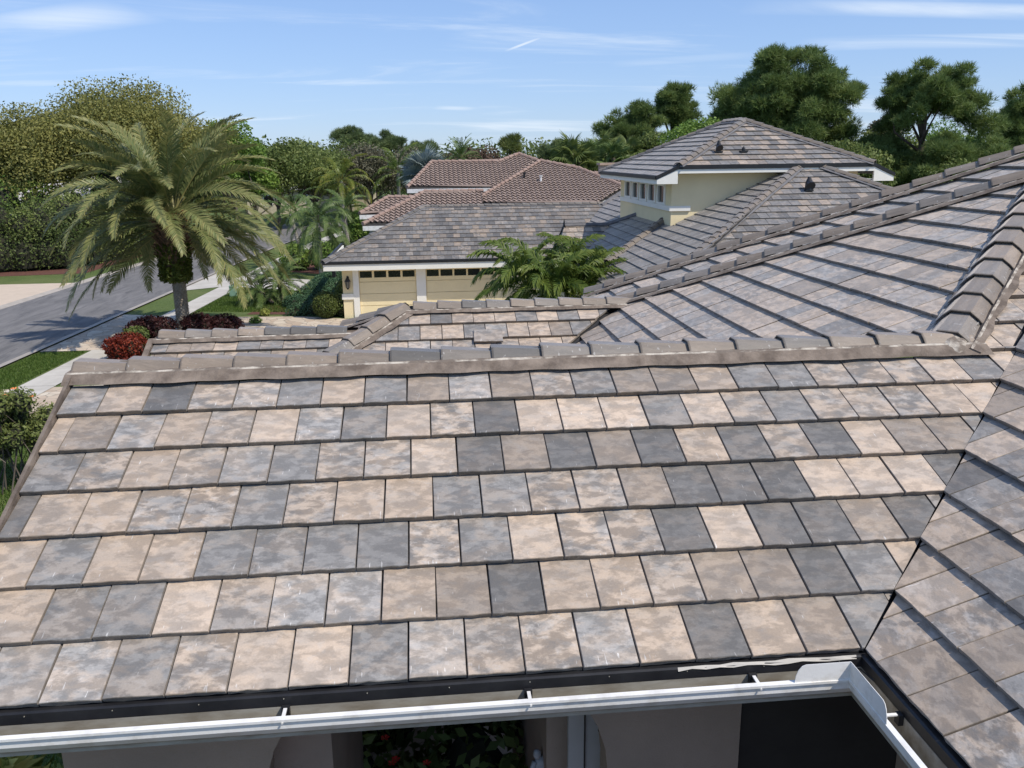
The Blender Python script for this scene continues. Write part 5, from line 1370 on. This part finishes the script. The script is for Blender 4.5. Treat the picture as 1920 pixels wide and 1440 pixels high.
place_fronds(dp, dpm, cc_, 104, (84, -26), seed=9, rad=.18, zspread=.62, sc=(1.0, 1.22), roll=.5, skip=lambda t, a: (t > .62 and 4.2 < a < 5.25) or (t > .8 and (3.9 < a < 5.6)))
# orange fruit stalks in the crown centre
ms = MB(); r = random.Random(4)
for i in range(26):
    a = r.uniform(0, 6.28); l = r.uniform(.5, 1.1); x0, y0, z0 = cc_[0], dpY, cc_[2]-.25
    ms.tube([(x0, y0, z0), (x0+.5*l*math.cos(a), y0+.5*l*math.sin(a), z0+.35*l), (x0+l*math.cos(a), y0+l*math.sin(a), z0-.1)], [.018, .014, .008], 4)
ms.build('fruit_stalks', simple('fruit_stalk', (.34, .15, .05), (.24, .09, .035), 8), dp)

# --- palm builder for the other feather palms
def feather(name, label, px, py_c, Y, L, n, mat, seed, el=(80, -25), leaf=.4, trunk=(.10, .07), base_px=None, nleaf=40, ttrunk=None, droop=1.4, cat='palm', group=None, wid=.045, vdeg=25, hang=.3, sc=(.85, 1.1), crownshaft=None, meshes=None):
    c = by(px, py_c, Y); bx0 = by(base_px, py_c, Y)[0] if base_px else c[0]
    root = empty(name, (bx0, Y, GZ), label, cat, group)
    trunk_mb((bx0, Y, GZ), (c[0], Y, c[2]-.1), trunk[0], trunk[1], max(6, int((c[2]-GZ)/.15)), .06, seed, 9).build('trunk', ttrunk or GTRUNK, root)
    if crownshaft:
        mb = MB(); mb.tube([(c[0], Y, c[2]-crownshaft), (c[0], Y, c[2]-crownshaft*.5), (c[0], Y, c[2]+.05)], [trunk[1]*1.25, trunk[1]*1.2, trunk[1]*.7], 8); mb.build('crownshaft', simple('crownshaft_green', (.10, .16, .05), (.14, .20, .07)), root)
    if meshes is None:
        meshes = [(e_, frond_mesh('palm_frond', L=L, n=nleaf, leaf=leaf, droop=droop*k, el=e_, wid=wid, mat=mat, seed=seed*7+i, vdeg=vdeg, hang=hang)) for i, (e_, k) in enumerate([(75, .9), (45, 1.05), (15, 1.0), (-15, .7)])]
    place_fronds(root, meshes, (c[0], Y, c[2]), n, el, seed, rad=.05, zspread=.15, sc=sc)
    return meshes
# pygmy date palms on the lawn
pm = feather('pygmy_palm', 'left of two small palms on the lawn, leaning trunk', 487, 543, 37.0, 1.75, 34, LF_PALMD, 50, (80, -38), .34, (.09, .10), group='small palms on the neighbour\'s lawn', base_px=512, nleaf=46, ttrunk=PTRUNK, droop=1.6, wid=.030)
feather('pygmy_palm', 'right of two small palms on the lawn, upright trunk by the junipers', 524, 527, 37.4, 1.95, 38, LF_PALMD, 51, (82, -35), .34, (.10, .11), group='small palms on the neighbour\'s lawn', base_px=525, nleaf=46, ttrunk=PTRUNK, droop=1.6, meshes=pm)
# christmas palms in front of the neighbour's garage
am = [(e_, frond_mesh('adonidia_frond', L=1.95, n=34, leaf=.64, droop=1.55*k, el=e_, wid=.075, mat=LF_PALMG, seed=300+i, vdeg=38, hang=.6, fwd=.7)) for i, (e_, k) in enumerate([(75, .95), (50, 1.1), (25, 1.0), (5, .8)])]
for j, (px, py, Y, n, lb) in enumerate([(985, 530, 19.2, 18, 'short bright green palm at the left of the clump by the garage'), (1062, 512, 20.4, 20, 'tallest bright green palm in the middle of the clump by the garage'),
                                         (1040, 540, 18.6, 18, 'front bright green palm low in the clump by the garage'), (1108, 525, 20.0, 18, 'bright green palm at the right of the clump, fronds over the slanting grey roof'), (1015, 520, 21.0, 16, 'bright green palm at the back left of the clump by the garage'), (1080, 545, 18.9, 16, 'lowest palm tucked in front right of the clump by the garage')]):
    feather('christmas_palm', lb, px, py, Y, 2.3, n, LF_PALMG, 60+j, (82, 8), meshes=am, group='bright green palms in a clump by the garage', trunk=(.08, .06), crownshaft=.5, sc=(.72, 1.05))
# street palms between the date palm and the yellow house
feather('foxtail_palm', 'palm with leaning slim trunk left of the weeping palm beside the street', 545, 398, 52, 2.6, 15, LF_PALMD, 70, (70, -20), .5, (.16, .10), base_px=563, nleaf=40, wid=.07, vdeg=40, hang=.4, crownshaft=.8)
feather('weeping_palm', 'dense grey green weeping palm left of the garage roof corner', 596, 415, 47, 2.7, 30, LF_PALMD, 71, (80, -50), .55, (.14, .12), nleaf=46, wid=.05, droop=1.9, hang=.7)
feather('foxtail_palm', 'palm with pale twin trunk just left of the barrel tile eaves', 645, 392, 56, 2.2, 16, LF_PALMD, 72, (75, -20), .5, (.17, .11), base_px=650, nleaf=36, wid=.07, vdeg=40, crownshaft=.7)
feather('queen_palm', 'tall palm with yellowing fronds above the far lawn', 640, 338, 66, 3.3, 20, LF_PALMY, 73, (80, -30), .6, (.16, .12), nleaf=44, wid=.06, droop=1.7, hang=.7, crownshaft=.8)
feather('royal_palm', 'palm with an upright tuft left of the silver fan palm', 746, 322, 70, 2.9, 13, LF_PALMG, 74, (88, 0), .6, (.18, .13), nleaf=36, wid=.07, hang=.5, crownshaft=1.2)
feather('date_palm', 'small dark date palm in front of the purple brown tree', 862, 296, 78, 2.7, 34, LF_PALMD, 75, (85, -20), .45, (.25, .22), nleaf=40, wid=.05, droop=1.0, ttrunk=PTRUNK)
# silver fan palm
c = by(795, 312, 66); sp_ = empty('silver_fan_palm', (c[0], 66, GZ), 'silvery blue fan palm behind the barrel tile house', 'palm')
trunk_mb((c[0], 66, GZ), (c[0], 66, c[2]-.4), .28, .24, 14, .06, 1, 9).build('trunk', GTRUNK, sp_)
fm = [(0, fan_mesh('silver_fan', 1.35, 26, LF_SILV, i, .9, 290, .62, .5, .25)) for i in range(3)]
place_fronds(sp_, fm, (c[0], 66, c[2]-.5), 30, (88, -10), 5, rad=.15, zspread=.4, name='fan_leaf', roll=.8)
# cabbage palms behind the barrel roof on the right
fg = [(0, fan_mesh('cabbage_fan', 1.0, 20, LF_DRK, 10+i, .8, 250, .5, .55, .6)) for i in range(3)]
fg2 = [(0, fan_mesh('cabbage_fan', 1.0, 20, LF_PALMD, 20+i, .8, 250, .5, .6, .6)) for i in range(3)]
for j, (px, py) in enumerate([(1072, 288), (1100, 292), (1128, 283), (1150, 296), (1178, 286), (1200, 300), (1088, 304), (1165, 305), (1215, 290)]):
    c = by(px, py, 66+j % 3*2); Y = 66+j % 3*2
    rt = empty('cabbage_palm', (c[0], Y, GZ), ['leftmost', 'second', 'third', 'fourth', 'fifth', 'sixth', 'low front left', 'low front right', 'rightmost'][j]+' fan leaved cabbage palm in the row behind the barrel tile ridge', 'palm', 'cabbage palms behind the barrel tile ridge')
    mb = MB(); mb.tube([(c[0], Y, GZ), (c[0], Y, c[2])], .16, 7); mb.build('trunk', BARK, rt)
    place_fronds(rt, fg2 if j % 2 else fg, (c[0], Y, c[2]-.2), 22, (85, -45), 80+j, rad=.1, zspread=.5, name='fan_leaf', roll=.7, sc=(.9, 1.3))

# --- hedges and shrubs
def shrub(name, label, clumps, n, size, mat, seed=1, cat='shrub', aspect=.5, shell=.7, group=None, kind=None, cvr=.3, jag=.6):
    c = np.array(clumps, float); x, y = c[:, 0].mean(), c[:, 1].mean(); root = empty(name, (x, y, GZ), label, cat, group)
    core = MB()
    for q in c:
        core.tube([(q[0], q[1], max(GZ, q[2]-q[4]*.75)), (q[0], q[1], q[2]-q[4]*.2), (q[0], q[1], q[2]+q[4]*.45)], [q[3]*.55, q[3]*.62, q[3]*.25], 8)
    core.build('stems', BARKC, root)['kind'] = 'stuff'
    leaf_cloud('foliage', c, n, size, mat, root, seed, shell, aspect, .35, cvr, jag, fill=.1)
    if kind: root['kind'] = kind
    return root
BARKC = simple('shrub_core', (.018, .020, .010), (.03, .03, .016), 4, .95)
def at(px, py, Y): return by(px, py, Y)
def clump_row(pts, h, r, step=1.0, seed=1, jit=.25):
    g = random.Random(seed); out = []
    for (x0, y0), (x1, y1) in zip(pts, pts[1:]):
        L = math.hypot(x1-x0, y1-y0); n = max(1, int(L/step))
        for i in range(n):
            t = (i+.5)/n; hh = h*g.uniform(.8, 1.12); rr = r*g.uniform(.8, 1.2); out.append((x0+(x1-x0)*t+g.uniform(-jit, jit), y0+(y1-y0)*t+g.uniform(-jit, jit), GZ+hh-rr*.9, rr, rr*.95))
            if hh > rr*1.7: out.append((out[-1][0], out[-1][1]-.2, GZ+hh*.35, rr*1.05, hh*.4))
    return out
# dark hedge across the street
h0 = bz(-40, 492); h1 = bz(150, 478)
shrub('hedge', 'tall dark hedge across the street at the left edge', clump_row([(lx(52)-14, 51.5), (lx(53)-3.5, 54.5), (lx(60)-3.0, 62)], 4.6, 1.5, 1.15, 3, .5), 42000, .17, LF_DRK, 91, 'hedge', cvr=.9)
for j, (px, py, mt, sz, lb) in enumerate([(20, 470, LF_RED, .5, 'small red leaved shrub under the dark hedge'), (40, 478, LF_GRN, .55, 'light green shrub in the bed left of the striped lilies'), (70, 480, LF_VAR, .5, 'clump of striped lilies at the front of the mulch bed')]):
    p = bz(px, py+22); shrub('bedding_plant', lb, [(p[0], p[1], GZ+.35, sz, .45)], 500, .2, mt, 95+j, 'plant', .3)
shrub('hedge', 'tall green screen of shrubs behind the dark hedge, under the oaks', clump_row([(-46, 60), (lx(62)-6, 60), (lx(66)-1.5, 68)], 6.4, 1.9, 1.6, 13, .6), 26000, .22, LF_GRN, 98, 'hedge', cvr=.9)
# spiky plant at the left edge
p = bz(4, 503); sp2 = empty('yucca_plant', (p[0], p[1], GZ), 'spiky pale plant at the left edge of the mulch bed', 'plant')
place_fronds(sp2, [(0, fan_mesh('blade_leaf', .7, 1, LF_VAR, 5, .5, 10, .3, .7, .1))], (p[0], p[1], GZ+.1), 26, (85, 25), 4, rad=.05, name='blade_leaf', sc=(.8, 1.3))
# red and maroon shrubs by the date palm
def ground_pt(px, py): return bz(px, py)
def mound(px, py, Y, w, h, mat, n, seed, name, label, size=.11, k=7, zoff=0):
    """rounded shrub whose TOP centre sits at the pixel; w,h in metres"""
    t = by(px, py, Y); g = random.Random(seed); cl = [(t[0], Y, t[2]-h*.5, w*.62, h*.5)]
    for i in range(k):
        a = i*6.283/k; rr = w*.45; cl.append((t[0]+rr*math.cos(a), Y+rr*math.sin(a)*.8, t[2]-h*(.45+g.uniform(0, .15)), w*.42, h*.38))
    cl.append((t[0], Y, GZ+(t[2]-h*.6-GZ)*.5, w*.7, max(.2, (t[2]-h*.6-GZ)*.55)))
    return shrub(name, label, cl, n, size, mat, seed, 'shrub')
mound(232, 622, 25.0, .92, .95, LF_RED, 6500, 101, 'red_shrub', 'round orange red shrub just left of the rear wing ridge', .10)
mound(280, 590, 27.0, 1.15, 1.0, LF_MAR, 8500, 102, 'maroon_shrub', 'dark maroon shrub between the orange red shrub and the date palm trunk', .10)
mound(370, 584, 27.6, .80, .95, LF_MAR, 5600, 103, 'maroon_shrub', 'dark maroon shrub touching the right side of the date palm trunk', .10)
mound(422, 586, 27.8, .80, .9, LF_MAR, 5600, 104, 'maroon_shrub', 'dark maroon shrub at the right end of the row, beside the flagstone drive', .10)
mound(252, 610, 26.0, .60, .6, LF_DRK, 2200, 105, 'green_shrub', 'small dark green shrub behind the orange red shrub', .09)
p = bz(480, 606); shrub('bedding_plant', 'small green tuft on the flagstone drive behind the rear ridge caps', [(p[0], p[1], GZ+.12, .28, .16)], 260, .14, LF_GRN, 106, 'plant', .3)
# junipers and boxwood by the garage
jr = []
g = random.Random(12)
for i in range(70):
    u = g.random(); v = g.random(); py = 592-62*v; x0 = 515+90*v*.9+8; px = x0+(640-x0)*u; yy = bz(px, py)[1]; q = bz(px, py); hh = .30+.75*v*u
    jr.append((q[0], q[1], GZ+hh*.6, .42, .30+hh*.25))
shrub('juniper_bed', 'sprawling dark blue green junipers filling the bed left of the garage', jr, 34000, .13, LF_JUN, 107, 'juniper', .28)
q = bz(612, 597); shrub('boxwood', 'round clipped boxwood in front of the junipers at the garage corner', [(q[0], q[1], GZ+.62, .58, .60)], 5200, .075, LF_BOX, 108, 'shrub', jag=.3, shell=.85)
jr2 = [(q[0]+.7, q[1]+.3+i*.5, GZ+.75, .42, .75) for i in range(8)]
shrub('hedge', 'narrow dark hedge against the side of the garage behind the boxwood', jr2, 9000, .10, LF_DRK, 109, 'hedge')
p = bz(497, 592); shrub('bedding_plant', 'small yellow green plant in the mulch left of the junipers', [(p[0], p[1], GZ+.15, .25, .18)], 260, .12, LF_VAR, 110, 'plant')
# clumps of shrubs round the street palms
shrub('shrub_border', 'low mixed green shrubs under the street palms left of the garage roof', clump_row([(-7.0, 50), (-4.2, 51), (-2.0, 49), (1.5, 52)], 1.6, .9, .9, 5, .6), 16000, .16, LF_GRN, 111, 'shrubs', cvr=.9)
shrub('clipped_hedge', 'clipped yellow green hedge left of the barrel tile eaves', clump_row([(-5.4, 56), (-.5, 57), (2.0, 58)], 1.3, .6, .6, 6, .15), 9000, .13, LF_BOX, 112, 'hedge')
p = bz(560, 487); shrub('red_shrub', 'red flowering low shrub at the foot of the leaning street palm', [(p[0], p[1]+.3, GZ+.3, .8, .4), (p[0]+1, p[1]-.3, GZ+.3, .6, .35)], 1400, .16, LF_RED, 113, 'shrub')
shrub('shrub_border', 'green shrubs against the left side of the barrel tile house', clump_row([(-3.5, 62), (0, 60), (4, 62)], 3.4, 1.3, 1.2, 7, .6), 20000, .2, LF_GRN, 114, 'shrubs', cvr=.9)
shrub('dark_hedge', 'dark box hedge on the far lawn behind the queen palm', clump_row([(-5.5, 82), (2, 82)], 1.5, .8, .8, 8, .1), 7000, .2, LF_DRK, 115, 'hedge')
# hibiscus-like shrub at the left edge, close to the main roof
hs = []
g = random.Random(21)
for i in range(30):
    px = g.uniform(-60, 100); py = g.uniform(748, 838); px = min(px, 104-(py-748)*.35); q = by(px, py, 12.6+g.uniform(-.8, .8)); hs.append((q[0], q[1], q[2], .34, .30))
hb = shrub('flowering_shrub', 'loose pale green shrub with orange flowers at the left edge below the roof rake', hs, 15000, .085, LF_HIB, 120, 'shrub', shell=.3, jag=1.4)
mb = MB()
for i in range(26):
    q = hs[i % len(hs)]; b = (q[0]+g.uniform(-.5, .5), q[1]+g.uniform(-.4, .4)); mb.tube([(b[0]*.3+q[0]*.7, b[1]*.3+q[1]*.7, GZ), (b[0], b[1], q[2]-.5), (q[0]+g.uniform(-.3, .3), q[1]+g.uniform(-.3, .3), q[2]+.1)], [.02, .012, .005], 4)
mb.build('twigs', BARK, hb)['kind'] = 'stuff'
ORF = simple('orange_petal', (.75, .20, .05), (.8, .28, .1)); REDF = simple('red_petal', (.55, .03, .02), (.6, .05, .03))
def flower(name, p, s, mat, parent=None, label=None, seed=1):
    r = random.Random(seed); mb = MB()
    for k in range(5):
        a = k*1.2566+r.random()*.3; d = (math.cos(a), math.sin(a)); mb.add([p, (p[0]+d[0]*s-d[1]*s*.45, p[1]+d[1]*s+d[0]*s*.45, p[2]+s*.4), (p[0]+d[0]*s*1.35, p[1]+d[1]*s*1.35, p[2]+s*.35), (p[0]+d[0]*s+d[1]*s*.45, p[1]+d[1]*s-d[0]*s*.45, p[2]+s*.4)], [(0, 1, 2, 3)])
    return mb.build(name, mat, parent)
for i, (px, py) in enumerate([(28, 730), (14, 742), (60, 745), (4, 756), (36, 760)]):
    flower('flower', tuple(by(px, py, 12.4)), .07, ORF, hb, seed=i)
# ---- planting in the court under the arch and at the bottom left corner
cp = [(.9+g.uniform(.3, 2.4), .5+g.uniform(-1.2, 1.2), GZ+1.5+g.uniform(-.5, .9), .5, .45) for i in range(18)]
cb = shrub('courtyard_shrub', 'dark leafy shrub with red flowers in the shaded court behind the arch', cp, 5000, .14, LF_DRK, 130, 'shrub')
for i, (px, py) in enumerate([(742, 1425), (735, 1432), (722, 1385), (800, 1432)]):
    q = by(px, py, -.9); flower('flower', tuple(q), .026, REDF, cb, seed=40+i)
v0 = by(30, 1430, -1.0)
vs = [(by(px, py, -.6+g.uniform(-.5, .5))) for px, py in [(-30, 1445), (10, 1440), (45, 1450), (75, 1470), (-20, 1470), (30, 1475), (5, 1455)]]
vp = empty('variegated_plant', (v0[0], -1.0, GZ), 'yellow striped leafy plant in the bottom left corner under the gutter', 'plant')
bl = [(0, fan_mesh('striped_leaf', .15, 1, LF_VAR, 60+i, .05, 14, .4, .3+.25*i, .5)) for i in range(3)]
st = MB()
for i, q in enumerate(vs):
    st.tube([(q[0]*.4+v0[0]*.6, q[1], GZ), (q[0], q[1], q[2]-.1)], [.03, .012], 5)
    place_fronds(vp, bl, tuple(q), 30, (80, -10), 70+i, rad=.02, zspread=.18, name='striped_leaf', sc=(.8, 1.3))
st.build('stems', BARK, vp)['kind'] = 'stuff'
shrub('dark_shrub', 'dark shrub between the striped plant and the entry wall', [(.0, -.9, GZ+2.9, .35, .35), (-.1, -.3, GZ+2.6, .45, .5), (-.2, -.9, GZ+1.6, .6, 1.0)], 3000, .08, LF_DRK, 131)
# pale garden figurine in the court
fg_ = empty('garden_figurine', (2.9, -.6, GZ), 'small pale stone figurine in the shade behind the arch', 'figurine')
q = by(1015, 1430, -.9); STONE = simple('pale_stone', (.42, .42, .42), (.34, .34, .34), 20, .8)
mb = MB(); x, y, z = q; fg_.location = (x, y, GZ)
mb.tube([(x, y, z-.22), (x, y, z-.12), (x, y, z-.03), (x, y, z+.03), (x, y, z+.055)], [.085, .075, .06, .05, .025], 10); fb = mb.build('body', STONE, fg_, smooth=True)
mb = MB(); mb.tube([(x-.025, y, z+.045), (x-.03, y, z+.07), (x-.03, y, z+.10), (x-.028, y, z+.115)], [.022, .032, .028, .01], 9); mb.build('head', STONE, fg_, smooth=True)
mb = MB(); mb.tube([(x-.05, y-.02, z+.03), (x-.085, y-.03, z-.05), (x-.06, y-.05, z-.10)], [.022, .018, .014], 7); mb.tube([(x+.04, y-.02, z+.03), (x+.065, y-.03, z-.05), (x+.03, y-.05, z-.09)], [.022, .018, .014], 7); mb.build('arms', STONE, fg_, smooth=True)
mb = MB(); mb.box((x-.13, y-.13, GZ), (x+.13, y+.13, z-.22)); mb.build('pedestal', STONE, fg_)
